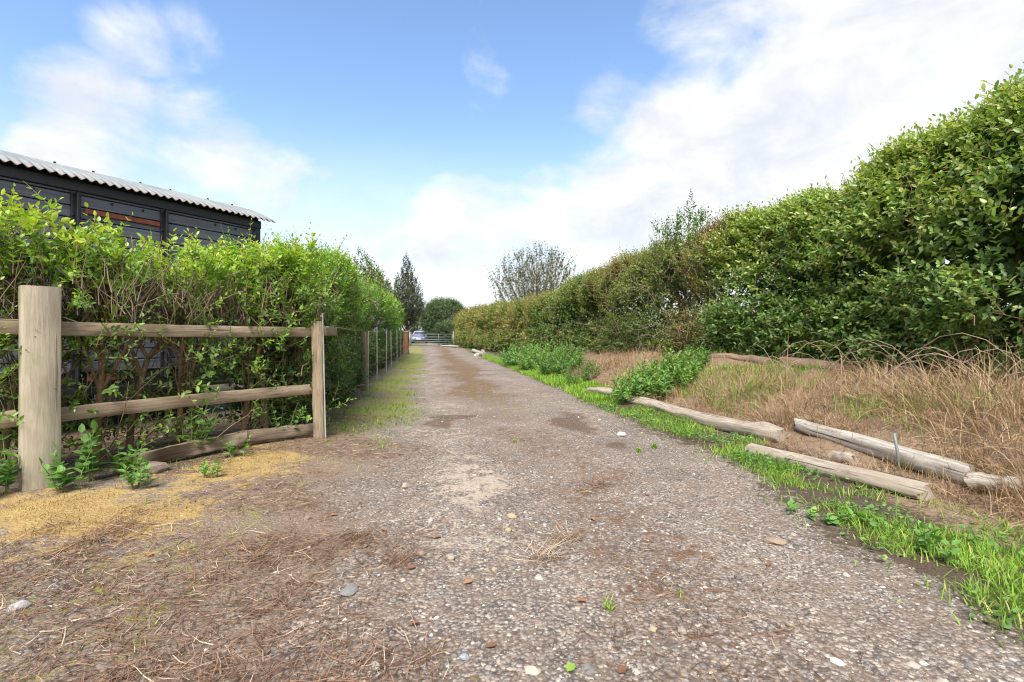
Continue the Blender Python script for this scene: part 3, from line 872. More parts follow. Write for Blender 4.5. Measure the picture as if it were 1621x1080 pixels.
def hedge(name, label, y0, y1, uc, half, zb, zt, side, n, leaf, mat, tone, pairs=5, slen=.2, twigs=400, stems=8, rough=.2, depth=.14, big=0, tmat=None, zlight=.2, spread_tone=.12, tall=0, core=.35, brown=None, aspect=.52):
    root = empty(name, L(float(uc(np.array([(y0 + y1) / 2]))[0]), (y0 + y1) / 2))
    tag(root, label, 'hedge')
    org = np.array(root.location)
    P, N_, dep = hedge_samples(n, y0, y1, uc, half, zb, zt, side, rough=rough, depth=depth)
    m = len(P)
    d = unit(N_ * .9 + np.array([0, 0, .55]) + rng.normal(0, .45, (m, 3)))
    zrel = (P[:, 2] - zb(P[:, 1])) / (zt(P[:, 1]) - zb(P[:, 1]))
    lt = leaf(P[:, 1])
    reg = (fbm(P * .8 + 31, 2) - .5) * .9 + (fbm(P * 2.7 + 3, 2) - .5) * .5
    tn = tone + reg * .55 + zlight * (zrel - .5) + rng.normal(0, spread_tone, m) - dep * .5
    if brown is not None:
        tn = tn + brown * sst(.52, .66, fbm(P * .75 + 57, 3))
    sl = slen * (lt / .045) ** .6 * rng.uniform(.6, 1.3, m)
    arr, tw = shoots(P - d * (sl * .5)[:, None], d, sl, pairs, lt * rng.uniform(.8, 1.15, m), tn, aspect)
    groups = [arr]
    if tall:                                   # upright leaders standing above the clipped top
        ti = rng.choice(np.nonzero((N_[:, 2] > .75) & (dep < .12))[0], tall)
        y = P[ti, 1]
        b = P[ti] - np.array([0, 0, .06])
        a2, t2 = shoots(b, np.array([0, 0, 1.]) + rng.normal(0, .25, (tall, 3)), rng.uniform(.15, .42, tall), 6, leaf(y), np.full(tall, tone + .3), aspect)
        groups.append(a2)
        tw = np.concatenate([tw, t2])
    if core:                                   # leaves further in, which the outer ones shade
        nc = int(m * core)
        y = rng.uniform(y0, y1, nc)
        u = uc(y) + rng.uniform(-.55, .6, nc) * half(y)
        z = zb(y) + (zt(y) - zb(y)) * rng.uniform(.08, .88, nc)
        b = np.stack([u - K * y, y, z], -1)
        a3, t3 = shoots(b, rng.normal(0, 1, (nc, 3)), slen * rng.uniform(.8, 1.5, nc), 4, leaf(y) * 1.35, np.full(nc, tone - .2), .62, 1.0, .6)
        groups.append(a3)
    arr = joinl(groups)
    arr[5] = np.clip(arr[5], 0, 1 if mat is not M_privet else .93)
    arr[5] = np.where(rng.random(len(arr[5])) < .006, 1.0, arr[5])
    if big:
        arr, bg = split_largest(arr, big)
        leaf_objects(bg, mat, root, aspect)
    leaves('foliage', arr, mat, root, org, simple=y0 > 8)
    # twigs
    rad = np.array([.0032, .0025, .0014])[None] * np.maximum(1, lt.mean() / .05)
    tw = tw[::3]
    V1 = tubes(tw - org, np.repeat(rad, len(tw), 0), 3)
    P2, N2, _ = hedge_samples(int(twigs * 1.6), y0, y1, uc, half, zb, zt, side, rough=rough, depth=.12)
    dd = unit(N2 * .5 + np.array([0, 0, .8]) + rng.normal(0, .7, (len(P2), 3)))
    ln = rng.uniform(.15, .5, len(P2)) * np.maximum(1, P2[:, 1] / 12)
    pth = np.stack([P2 - dd * (ln * f)[:, None] + rng.normal(0, .02, P2.shape) for f in (1., .66, .33, 0)], 1)
    V2 = tubes(pth - org, np.repeat(np.array([[.0042, .0036, .003, .0016]]) * np.maximum(1, P2[:, 1] / 10).mean(), len(pth), 0), 4)
    V, F = cat([V1, V2])
    tag(mk('twigs', V, F, tmat or M_twig, root), kind='stuff')
    for i in range(stems):
        y = y0 + (y1 - y0) * (i + .5) / stems + random.uniform(-.1, .1)
        u = float(uc(np.array([y]))[0]) + random.uniform(-.3, .3) * float(half(np.array([y]))[0])
        b = np.array(L(u, y, -.05))
        top = float(zt(np.array([y]))[0])
        q = np.array([b, b + [random.uniform(-.08, .08), random.uniform(-.08, .08), (top - b[2]) * .3], b + [random.uniform(-.2, .2), random.uniform(-.2, .2), (top - b[2]) * .6], b + [random.uniform(-.3, .3), random.uniform(-.3, .3), (top - b[2]) * .85]])
        V, F = tubes((q - org)[None], np.array([[.04, .034, .024, .01]]), 6)
        mk('stem', V, F, M_trunk, root)
    return root

RF = I_([1, 4.5, 7, 11, 17, 28, 45], [5.0, 5.0, 5.0, 4.5, 3.9, 3.3, 2.5])       # face of the right-hand hedge
RW = I_([1, 8, 14, 45], [.95, .95, .8, .7])
RC = lambda y: RF(y) + RW(y)
RB = I_([1, 7, 12, 20, 45], [.36, .36, .38, .32, .24])
RT = I_([1, 4.5, 7, 11, 14, 18, 25, 36, 45], [3.4, 3.35, 3.2, 2.98, 2.7, 2.42, 2.42, 2.72, 2.8])
LFAR = lambda y: np.maximum(.046, .0055 * y)
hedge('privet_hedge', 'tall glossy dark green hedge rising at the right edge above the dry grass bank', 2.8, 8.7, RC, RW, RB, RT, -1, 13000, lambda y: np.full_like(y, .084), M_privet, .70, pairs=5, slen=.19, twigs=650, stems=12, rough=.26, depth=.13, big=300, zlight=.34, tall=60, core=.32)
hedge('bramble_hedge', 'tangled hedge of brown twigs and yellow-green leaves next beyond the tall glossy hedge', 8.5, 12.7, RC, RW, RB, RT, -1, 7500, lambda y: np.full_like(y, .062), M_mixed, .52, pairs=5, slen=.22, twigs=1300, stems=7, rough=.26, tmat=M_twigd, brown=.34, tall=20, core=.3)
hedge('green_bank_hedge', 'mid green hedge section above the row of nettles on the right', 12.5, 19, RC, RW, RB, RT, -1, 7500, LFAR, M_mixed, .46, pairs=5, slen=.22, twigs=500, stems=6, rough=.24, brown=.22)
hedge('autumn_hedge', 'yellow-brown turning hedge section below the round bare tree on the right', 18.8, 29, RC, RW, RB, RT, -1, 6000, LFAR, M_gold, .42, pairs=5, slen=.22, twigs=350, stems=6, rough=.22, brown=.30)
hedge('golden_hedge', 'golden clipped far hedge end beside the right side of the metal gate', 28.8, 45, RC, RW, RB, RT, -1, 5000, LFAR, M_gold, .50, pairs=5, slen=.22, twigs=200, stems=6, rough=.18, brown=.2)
# left hedge behind the wire fence
LC = lambda y: np.interp(y, [4.5, 6, 9, 14, 28], [-1.72, -1.64, -1.66, -1.8, -1.95])
LW = I_([4.5, 28], [.52, .52])
LB = I_([4, 28], [.08, .08])
LT = I_([4.6, 6, 9, 15, 28], [1.86, 1.98, 2.2, 2.42, 2.6])
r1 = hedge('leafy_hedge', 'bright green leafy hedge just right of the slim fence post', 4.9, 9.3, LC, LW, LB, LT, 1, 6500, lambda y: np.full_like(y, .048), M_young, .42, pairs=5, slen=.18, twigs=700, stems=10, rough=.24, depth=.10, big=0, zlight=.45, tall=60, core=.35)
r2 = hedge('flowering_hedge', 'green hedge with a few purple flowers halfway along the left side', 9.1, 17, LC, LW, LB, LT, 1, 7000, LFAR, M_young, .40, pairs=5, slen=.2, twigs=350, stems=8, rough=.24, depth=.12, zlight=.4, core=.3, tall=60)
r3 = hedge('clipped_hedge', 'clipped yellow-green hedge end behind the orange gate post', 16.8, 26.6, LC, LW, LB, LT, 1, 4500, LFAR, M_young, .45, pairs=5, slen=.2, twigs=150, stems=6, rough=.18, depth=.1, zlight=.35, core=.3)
for (u, y, z) in ((-1.08, 10.6, 1.72), (-1.02, 11.2, 1.3), (-1.05, 10.2, 1.24), (-1.0, 12.5, 1.12)):
    n = 12
    b = np.array([u - K * y, y, z]) + rng.normal(0, .03, (n, 3)) * np.array([1, 1, 2.0])
    V, F = leafgeo(b - np.array(r2.location), rng.normal(size=(n, 3)) + [.4, -.5, .2], rng.normal(size=(n, 3)), np.full(n, .035), np.full(n, .022))
    tag(mk('flower', V, F, M_purple, r2), kind='stuff')

# ------------------------------------------------------------------ hedge shrubs behind the fence, one by one
SHRUB_LABELS = ['leggy green hedge shrub at the far left edge of the picture', 'hedge shrub with bright top rising directly behind the thick pale post', 'first leggy hedge shrub right of the thick post', 'second leggy hedge shrub right of the thick post', 'third leggy hedge shrub right of the thick post',
                'hedge shrub behind the middle of the fence rails', 'bare-stemmed hedge shrub just right of the middle of the fence rails', 'hedge shrub with one tall leader shoot in front of the shed corner', 'twiggy hedge shrub second before the slim fence post', 'dense twiggy hedge shrub next to the slim fence post']
def shrub(i, s, off, top, dens, leader=False):
    b = np.array(fp(s, off, 0)); b[2] = g1(b[0], b[1])
    root = empty('hedge_shrub', b)
    tag(root, SHRUB_LABELS[i], 'shrub', 'leggy hedge shrubs behind the post and rail fence')
    def wander(p, d, ln, n, amt):
        pts = [p]
        d = unit(d)
        for _ in range(n - 1):
            d = unit(d + rng.normal(0, amt, 3) + np.array([0, 0, .05]))
            pts.append(pts[-1] + d * ln / (n - 1))
        return np.array(pts)
    th = rng.uniform(.75, 1.05)
    trunk = wander(np.array([0, 0, -.05]), np.array([rng.normal(0, .06), rng.normal(0, .06), 1]), th, 6, .07)
    rt = rng.uniform(.020, .028)
    V, F = tubes(trunk[None], np.linspace(rt * 1.15, rt * .8, 6)[None], 8)
    mk('trunk', V, F, M_trunk, root, smooth=True)
    br, brr, tw = [], [], []
    for k in range(rng.integers(5, 7)):
        st = trunk[rng.integers(3, 6)] if k else trunk[5]
        a = rng.random() * 6.28
        d = np.array([FD[0] * math.cos(a) + FN[0] * math.sin(a) * .6, FD[1] * math.cos(a) + FN[1] * math.sin(a) * .6, rng.uniform(1.0, 2.2)])
        p = wander(st, d, rng.uniform(.5, .8), 6, .12)
        br.append(p); brr.append(np.linspace(rt * .62, rt * .3, 6))
        for q in range(rng.integers(6, 9)):
            s0 = p[rng.integers(1, 6)]
            dd = np.array([rng.normal(0, .55), rng.normal(0, .55), rng.uniform(.4, 1.3)])
            tw.append(wander(s0, dd, rng.uniform(.3, .65), 6, .16))
    for q in range(9):                         # thin stems from low down
        s0 = trunk[rng.integers(0, 4)] + rng.normal(0, .05, 3) * [1, 1, 0]
        tw.append(wander(s0, np.array([rng.normal(0, .7), rng.normal(0, .7), rng.uniform(.5, 1.5)]), rng.uniform(.4, .9), 6, .14))
    V, F = tubes(np.array(br), np.array(brr), 6)
    tag(mk('branches', V, F, M_trunk, root, smooth=True), kind='stuff')
    tw = np.array(tw)
    groups, tp = [], [tw]
    # leafy shoots: dense along the top, thin below
    n = int(66 * dens)
    a = rng.uniform(-.2, .2, n); o = rng.uniform(-.38, .34, n)
    z = top + .26 * (fbm(np.stack([a * 4 + b[0] * 4, o * 4, a * 0 + b[1] * 4], -1), 2) - .5) * 2 - rng.exponential(.15, n) - b[2]
    base = np.stack([FD[0] * a + FN[0] * o, FD[1] * a + FN[1] * o, np.maximum(z, 1.1)], -1)
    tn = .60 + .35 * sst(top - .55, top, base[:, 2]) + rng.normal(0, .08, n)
    A1, t1 = shoots(base - [0, 0, .1], np.array([0, 0, 1.]) + rng.normal(0, .5, (n, 3)), rng.uniform(.12, .24, n), 5, rng.uniform(.054, .074, n), tn, .52)
    groups.append(A1); tp1 = t1
    n = int(112 * dens)
    a = rng.uniform(-.2, .2, n); o = rng.uniform(-.36, .33, n)
    z = rng.uniform(1.02, top - .2, n)
    base = np.stack([FD[0] * a + FN[0] * o, FD[1] * a + FN[1] * o, z], -1)
    kp = fbm((base + b) * 3.2, 2) > .47
    base = base[kp]; n = len(base)
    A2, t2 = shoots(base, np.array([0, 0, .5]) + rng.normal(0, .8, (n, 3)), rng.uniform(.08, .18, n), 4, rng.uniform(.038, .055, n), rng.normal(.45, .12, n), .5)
    groups.append(A2)
    n = int(160 * dens)
    a = rng.uniform(-.2, .2, n); o = rng.uniform(-.33, .3, n)
    z = rng.uniform(.15, 1.1, n) ** 1.0
    base = np.stack([FD[0] * a + FN[0] * o, FD[1] * a + FN[1] * o, z], -1)
    kp = fbm((base + b) * 2.6 + 7, 2) > .45
    base = base[kp]; n = len(base)
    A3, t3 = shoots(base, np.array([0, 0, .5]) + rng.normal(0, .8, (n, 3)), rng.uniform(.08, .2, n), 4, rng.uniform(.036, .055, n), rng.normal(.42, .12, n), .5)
    groups.append(A3)
    n = 16
    a = rng.uniform(-.2, .2, n)
    base = np.stack([FD[0] * a - FN[0] * rng.uniform(.30, .48, n), FD[1] * a - FN[1] * .4, rng.choice([rng.uniform(.9, 1.4), rng.uniform(.2, 1.5)], n) + rng.normal(0, .15, n)], -1)
    A5, t5 = shoots(base, np.array([FN[0] * -.4, FN[1] * -.4, .6]) + rng.normal(0, .5, (n, 3)), rng.uniform(.12, .25, n), 5, rng.uniform(.04, .058, n), rng.normal(.55, .12, n), .5)
    groups.append(A5)
    tl = [t1, t2, t3, t5]
    if leader:
        A4, t4 = shoots(np.array([[0.05, 0, top - .08 - b[2]], [.12, .05, top - .1 - b[2]]]), np.array([[.02, 0, 1.], [.1, 0, 1.]]), np.array([.36 if i == 7 else .2, .2]), 8, np.array([.05, .045]), np.array([.8, .78]), .5)
        groups.append(A4); tl.append(t4)
    arr = joinl(groups)
    arr[5] = np.clip(arr[5], 0, 1)
    arr[0] = arr[0] + b
    arr, bg = split_largest(arr, 30)
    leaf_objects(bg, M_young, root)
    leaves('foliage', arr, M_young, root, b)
    Va = tubes(tw, np.repeat(np.array([[.006, .0052, .0045, .0038, .003, .002]]), len(tw), 0), 4)
    t_all = np.concatenate(tl)
    Vb = tubes(t_all, np.repeat(np.array([[.0028, .0022, .0013]]), len(t_all), 0), 3)
    # bleached bare twigs left by clipping
    n = int(84 * dens)
    a = rng.uniform(-.2, .2, n); o = rng.uniform(-.36, .2, n)
    base = np.stack([FD[0] * a + FN[0] * o, FD[1] * a + FN[1] * o, rng.uniform(1.05, top - .45, n)], -1)
    dd = unit(np.array([0, 0, 1.2]) + rng.normal(0, .45, (n, 3)))
    ln = rng.uniform(.15, .4, n)
    pb = np.stack([base + dd * (ln * f)[:, None] + rng.normal(0, .01, base.shape) for f in (0, .33, .66, 1)], 1)
    Vc = tubes(pb, np.repeat(np.array([[.0042, .0036, .003, .002]]), n, 0), 4)
    V, F = cat([Va, Vb])
    tag(mk('twigs', V, F, M_twig, root), kind='stuff')
    tag(mk('bare_twigs', *Vc, M_twigd, root), kind='stuff')
for i in range(10):
    s = -.42 + i * .27 + rng.uniform(-.04, .04)
    shrub(i, s, .42 + rng.uniform(-.08, .12), [1.93, 1.91, 1.82, 1.79, 1.77, 1.77, 1.79, 1.82, 1.83, 1.85][i] + rng.uniform(-.05, .05), [1.1, 1.1, 1.05, 1.0, .9, .85, .9, 1.1, 1.0, 1.15][i], leader=(i in (1, 3, 7, 9)))

# ------------------------------------------------------------------ young elder sprouting from the hedge top
def grow(p, d, ln, r, level, out, tips, spread=.6, kids=(4, 3, 3), wob=.12, up=.08, n=5, shrink=.62, first=.3):
    pts = [np.array(p, float)]
    d = unit(np.array(d, float))
    for _ in range(n - 1):
        d = unit(d + rng.normal(0, wob, 3) + np.array([0, 0, up]))
        pts.append(pts[-1] + d * ln / (n - 1))
    pts = np.array(pts)
    out.append((pts, np.linspace(r, r * .45, n)))
    if level >= len(kids):
        tips.append((pts[1:], d))
        return
    for k in range(kids[level]):
        f = first + (1 - first) * (k + rng.random()) / kids[level]
        i = min(int(f * (n - 1)), n - 2)
        q = pts[i] + (pts[i + 1] - pts[i]) * (f * (n - 1) - i)
        ax = unit(np.cross(d, rng.normal(size=3)))
        dd = unit(d + ax * spread * rng.uniform(.7, 1.5))
        grow(q, dd, ln * shrink * rng.uniform(.75, 1.15) * (1.15 - .35 * f), r * .5 * (1.2 - .4 * f), level + 1, out, tips, spread, kids, wob, up, n, shrink, first)
    grow(pts[-1], d, ln * shrink, r * .45, level + 1, out, tips, spread, kids, wob, up, n, shrink, first)
def tree(name, label, base, stems, leaf, mat, tone, per_tip, slen, cat_='tree', bark=None, pairs=4, aspect=.5, minr=.004, trunk_first=True, **kw):
    root = empty(name, base)
    tag(root, label, cat_)
    out, tips = [], []
    trunks = []
    for (d, ln, r, dx) in stems:
        o = []
        grow(np.array([dx[0], dx[1], -.1]), d, ln, r, 0, o, tips, **kw)
        trunks.append(o[0]); out += o[1:]
    for pts, rad in trunks:
        V, F = tubes(pts[None], rad[None], 8)
        mk('trunk', V, F, bark or M_bark, root, smooth=True)
    V, F = tubes(np.array([o[0] for o in out]), np.maximum(np.array([o[1] for o in out]), minr), 4)
    tag(mk('branches', V, F, bark or M_bark, root), kind='stuff')
    pos, dd = [], []
    for pts, d in tips:
        for _ in range(per_tip):
            k = rng.integers(0, len(pts) - 1)
            pos.append(pts[k] + (pts[k + 1] - pts[k]) * rng.random())
            dd.append(d)
    pos = np.array(pos); n = len(pos)
    dirs = unit(np.array(dd) + rng.normal(0, .5, (n, 3)))
    reg = (fbm(pos * .7 + 3, 2) - .5) * .6
    arr, tw = shoots(pos, dirs, slen * rng.uniform(.6, 1.3, n), pairs, np.full(n, leaf) * rng.uniform(.8, 1.2, n), tone + reg + rng.normal(0, .1, n), aspect)
    arr[5] = np.clip(arr[5], 0, 1)
    leaves('crown', arr, mat, root, simple=True)
    return root
S = lambda *a: list(a)
def fan(n, spread, ln, r, rad=.3):
    out = []
    for i in range(n):
        a = i / n * 6.283 + rng.uniform(-.3, .3)
        sp = spread * rng.uniform(.35, 1.1)
        out.append(((math.cos(a) * sp, math.sin(a) * sp, 1), ln * rng.uniform(.85, 1.1), r, (math.cos(a) * rad * rng.random(), math.sin(a) * rad * rng.random())))
    return out
def crown_tree(name, label, base, prof, ntw, twl, leaf, mat, tone, pairs=3, aspect=.45, nbr=30, up=.7, minr=.012, fork=.25, trunks=1, shell=.55, r0=.1):
    """a tree whose crown fills a given outline (height, radius): limbs run into it, twigs radiate from them"""
    root = empty(name, base)
    tag(root, label, 'tree')
    zs = np.array([p[0] for p in prof], float); rs = np.array([p[1] for p in prof], float)
    zz = np.linspace(zs[0], zs[-1], 200)
    w = np.interp(zz, zs, rs) ** 2 + .02
    def pts(n, shell_):
        z = rng.choice(zz, n, p=w / w.sum()) + rng.normal(0, .1, n)
        a = rng.random(n) * 6.283
        q = np.interp(z, zs, rs) * (rng.random(n) ** shell_) * (1 + (fbm(np.stack([np.cos(a) * 1.5, np.sin(a) * 1.5, z * .8 + base[0]], -1), 2) - .5) * .6)
        return np.stack([np.cos(a) * q, np.sin(a) * q, z], -1)
    zb = zs[0] + (zs[-1] - zs[0]) * .05
    hub = np.array([0, 0, max(zb * fork, .3)])
    for k in range(trunks):
        a = k / trunks * 6.28
        top = np.array([math.cos(a) * .15 * trunks, math.sin(a) * .15 * trunks, zs[0] + (zs[-1] - zs[0]) * (.8 if trunks == 1 else .4)])
        f = np.linspace(0, 1, 7)[:, None]
        p = np.array([math.cos(a) * .05 * trunks, math.sin(a) * .05 * trunks, -.1]) * (1 - f) + top * f + rng.normal(0, .06, (7, 3)) * np.minimum(f * 3, 1)
        V, F = tubes(p[None], np.linspace(r0, r0 * .25, 7)[None], 8)
        mk('trunk', V, F, M_bark, root, smooth=True)
    tg = pts(nbr, .4)
    st = np.stack([tg[:, 0] * .06, tg[:, 1] * .06, np.maximum(hub[2], (tg[:, 2] - np.hypot(tg[:, 0], tg[:, 1]) * 1.15 - .4) * .9)], -1)
    f = np.linspace(0, 1, 7)[None, :, None]
    br = st[:, None] * (1 - f) + tg[:, None] * f + np.array([0, 0, -.12]) * np.sin(f * 3.14) * np.linalg.norm(tg - st, axis=1)[:, None, None] + rng.normal(0, .04, (nbr, 7, 3)) * f
    tp = pts(ntw, shell)
    out = tp - np.array([0, 0, zs[0] * .6 + hub[2] * .4])
    d = unit(unit(out) + np.array([0, 0, up]) + rng.normal(0, .3, (ntw, 3)))
    L_ = twl * rng.uniform(.6, 1.3, ntw)
    tw = np.stack([tp - d * (L_ * q)[:, None] + rng.normal(0, .03, (ntw, 3)) for q in (1, .66, .33, 0)], 1)
    A1 = tubes(br, np.maximum(np.linspace(r0 * .45, minr, 7)[None], minr).repeat(nbr, 0), 5)
    A2 = tubes(tw, np.array([[minr, minr * .8, minr * .6, minr * .4]]).repeat(ntw, 0), 3)
    V, F = cat([A1, A2])
    tag(mk('branches', V, F, M_bark, root), kind='stuff')
    reg = (fbm(tp * .9 + 3, 2) - .5) * .8
    arr, _ = shoots(tw[:, 0], d, L_, pairs, np.full(ntw, leaf), tone + reg + rng.normal(0, .12, ntw), aspect, .8, .4)
    arr[5] = np.clip(arr[5], 0, 1)
    leaves('crown', arr, mat, root, simple=True)
crown_tree('round_tree', 'round sparse twiggy tree with small olive leaves rising behind the right hedge', (1.75, 36, .3), [(1.6, 1.8), (3.0, 3.2), (4.4, 3.65), (5.8, 3.1), (6.8, 1.9), (7.4, .5)], 1150, .8, .20, M_olive, .50, 4, .46, 40, .75, .009, .15, 5, .5, .09)
crown_tree('tall_tree', 'tall slim grey-green tree behind the orange gate post', (-9.7, 47, 0), [(2.3, .8), (3.4, 1.8), (5.0, 1.55), (6.6, .95), (7.8, .45), (8.7, .06)], 900, .7, .25, M_greyleaf, .6, 4, .5, 26, .9, .010, .5, 1, .5, .13)
crown_tree('rusty_tree', 'small tree with reddish brown leaves showing over the left hedge', (-5.75, 19.5, 0), [(1.4, .8), (2.4, 1.25), (3.3, 1.0), (4.0, .55), (4.4, .1)], 520, .4, .14, M_gold, .55, 4, .55, 14, .5, .006, .4, 2, .5, .07)
crown_tree('olive_tree', 'low bushy olive tree next to the end of the left hedge', (-6.7, 24.5, 0), [(1.2, .9), (2.4, 1.35), (3.4, 1.1), (4.2, .5), (4.5, .1)], 800, .45, .16, M_gold, .28, 4, .55, 14, .5, .006, .4, 2, .5, .07)
crown_tree('elder_sapling', 'small leafy crown standing above the bramble hedge against the sky', (5.3 - K * 10.3, 10.3, .6), [(1.5, .6), (2.1, .95), (2.7, .75), (3.1, .25)], 420, .3, .085, M_privet, .62, 5, .5, 12, .5, .004, .5, 2, .45, .03)

def blob_bush(name, label, base, rx, ry, h, n, leaf, mat, tone, squash=.6, z0=.05):
    root = empty(name, base)
    tag(root, label, 'bush')
    t = rng.random(n) * 6.283
    v = rng.uniform(-1, 1, n)
    c = np.sqrt(1 - v * v)
    d = np.stack([c * np.cos(t), c * np.sin(t), v], -1)
    sq = np.sign(d) * np.abs(d) ** squash
    r = (1 - rng.exponential(.10, n)) + (fbm(d * 2.2 + base[0], 3) - .5) * .24
    P = sq * np.array([rx, ry, h / 2]) * np.clip(r, .2, 1.2)[:, None] + np.array([0, 0, h / 2 + z0])
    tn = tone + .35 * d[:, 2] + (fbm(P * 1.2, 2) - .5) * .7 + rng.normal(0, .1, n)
    arr, tw = shoots(P, unit(d + [0, 0, .5] + rng.normal(0, .4, (n, 3))), np.full(n, leaf * 3), 4, np.full(n, leaf), tn)
    arr[5] = np.clip(arr[5], 0, 1)
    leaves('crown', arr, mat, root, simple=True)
    V, F = tubes(np.array([[[0, 0, -.1], [.05, 0, h * .3], [0, .05, h * .7]]]), np.array([[.14, .11, .05]]), 7)
    mk('trunk', V, F, M_bark, root)
    return root
blob_bush('evergreen_bush', 'big rounded dark evergreen bush standing behind the metal gate', (-7.9, 60, 0), 2.35, 2.0, 4.9, 5200, .19, M_dark, .42, .88)
blob_bush('background_bush', 'smaller mid green bush behind the parked car', (-11.6, 70, 0), 1.9, 1.8, 4.0, 1800, .22, M_dark, .62, .9)
blob_bush('background_bush', 'pale green bush squeezed between the car and the big evergreen bush', (-9.3, 66, 0), .9, 1.2, 3.4, 900, .2, M_mixed, .45, .9)
blob_bush('background_bush', 'dark bush behind the right half of the gate', (-6.4, 52, 0), 1.2, 1.2, 2.1, 900, .17, M_dark, .35, .9)
blob_bush('background_bush', 'leafy grey-green bush left of the parked car', (-14.4, 66, 0), 1.6, 1.6, 4.2, 1200, .17, M_greyleaf, .5, .8)

# ------------------------------------------------------------------ gate and car
def gate():
    xl, xr, yg = -8.85, -5.25, 45.0
    root = empty('field_gate', (xl, yg, g1(xl, yg)))
    tag(root, 'galvanised metal field gate closed across the far end of the lane', 'gate')
    w = xr - xl
    for z in (1.04, .79, .56, .38, .22, .08):
        V, F = tubes(np.array([[[0, 0, z], [w, 0, z]]]), np.array([[.018, .018]]), 8, True)
        mk('bar', V, F, M_galv, root, smooth=True)
    for x in (0, w * .36, w * .66, w):
        V, F = tubes(np.array([[[x, -.03, .06], [x, -.03, 1.06]]]), np.array([[.018, .018]]), 8, True)
        mk('upright', V, F, M_galv, root, smooth=True)
    for x, h in ((-.12, 1.2), (w + .1, 1.3)):
        V, F = tubes(np.array([[[x, 0, -.2], [x, 0, h]]]), np.array([[.055, .055]]), 10, True)
        mk('hanging_post', V, F, M_galv, root, smooth=True)
gate()
def car():
    root = empty('parked_car', (-10.95, 60, g1(-11, 60)), R(6))
    tag(root, 'pale blue-lilac hatchback parked nose towards us behind the gate', 'car')
    st = [(0, .66, .32, .60), (.06, .78, .24, .70), (.25, .84, .2, .80), (.9, .87, .2, .94), (1.25, .87, .2, .99), (3.6, .87, .2, 1.0), (3.95, .84, .24, .95), (4.05, .76, .32, .85)]
    V = []
    for s, hw, zb, zt in st:
        half = [(hw * .93, zb), (hw, zb + .12), (hw, zt - .2), (hw * .93, zt - .06), (hw * .6, zt)]
        V += [(-x, s, z) for x, z in half] + [(x, s, z) for x, z in half[::-1]]
    F = [[i * 10 + j, i * 10 + (j + 1) % 10, (i + 1) * 10 + (j + 1) % 10, (i + 1) * 10 + j] for i in range(len(st) - 1) for j in range(10)]
    caps = [[j for j in range(10)][::-1], [(len(st) - 1) * 10 + j for j in range(10)]]
    mk('body', np.array(V), [np.array(F), np.array(caps)], M_paint, root, smooth=False)
    # cabin
    lo = [(-.80, 1.12), (.80, 1.12), (.80, 3.85), (-.80, 3.85)]
    mid = [(-.66, 1.78), (.66, 1.78), (.66, 3.5), (-.66, 3.5)]
    hi = [(-.52, 1.98), (.52, 1.98), (.52, 3.3), (-.52, 3.3)]
    V = [(x, y, .97) for x, y in lo] + [(x, y, 1.40) for x, y in mid] + [(x, y, 1.47) for x, y in hi]
    F = [[j, (j + 1) % 4, 4 + (j + 1) % 4, 4 + j] for j in range(4)] + [[4 + j, 4 + (j + 1) % 4, 8 + (j + 1) % 4, 8 + j] for j in range(4)] + [[8, 9, 10, 11]]
    mk('cabin', np.array(V), np.array(F), M_roofsheen, root)
    def pane(name, q, off):
        q = np.array(q, float)
        n = unit(np.cross(q[1] - q[0], q[2] - q[0]))
        V = np.vstack([q + n * off, q - n * .01])
        mk(name, V, np.array([[0, 1, 2, 3], [0, 4, 5, 1], [1, 5, 6, 2], [2, 6, 7, 3], [3, 7, 4, 0]]), M_glass, root)
    pane('windscreen', [(-.70, 1.17, 1.01), (.70, 1.17, 1.01), (.585, 1.725, 1.365), (-.585, 1.725, 1.365)], .006)
    for s in (-1, 1):
        q = [(s * .79, 1.45, 1.03), (s * .79, 3.55, 1.03), (s * .675, 3.35, 1.36), (s * .675, 1.95, 1.36)]
        pane('side_window', q if s > 0 else q[::-1], .006)
        # headlight
        bm = bmesh.new()
        bmesh.ops.create_uvsphere(bm, u_segments=10, v_segments=6, radius=1)
        me = bpy.data.meshes.new('headlight'); bm.to_mesh(me); bm.free(); me.materials.append(M_lamp)
        h = obj('headlight', me, root); h.location = (s * .60, .10, .68); h.scale = (.17, .10, .075)
        mir = box('wing_mirror', (s * .98 - .10, 1.42, .96), (s * .98 + .10, 1.52, 1.10), M_paint, root, .03)
        for y in (.72, 3.25):
            V, F = tubes(np.array([[[s * .70, y, .31], [s * .885, y, .31]]]), np.array([[.31, .31]]), 18, True)
            wv = mk('wheel', V, F, M_rubber, root)
            V, F = tubes(np.array([[[s * .80, y, .31], [s * .892, y, .31]]]), np.array([[.2, .2]]), 12, True)
            mk('hub_cap', V, F, M_galv, wv)
    box('grille', (-.50, -.012, .57), (.50, .05, .635), M_rubber, root, .01)
    box('lower_intake', (-.66, -.02, .24), (.66, .08, .42), M_rubber, root, .02)
    box('number_plate', (-.26, -.032, .445), (.26, .03, .555), M_plate, root, .004)
    V, F = tubes(np.array([[[0, -.03, .63], [0, .02, .63]]]), np.array([[.06, .06]]), 14, True)
    mk('badge', V, F, M_galv, root)
car()

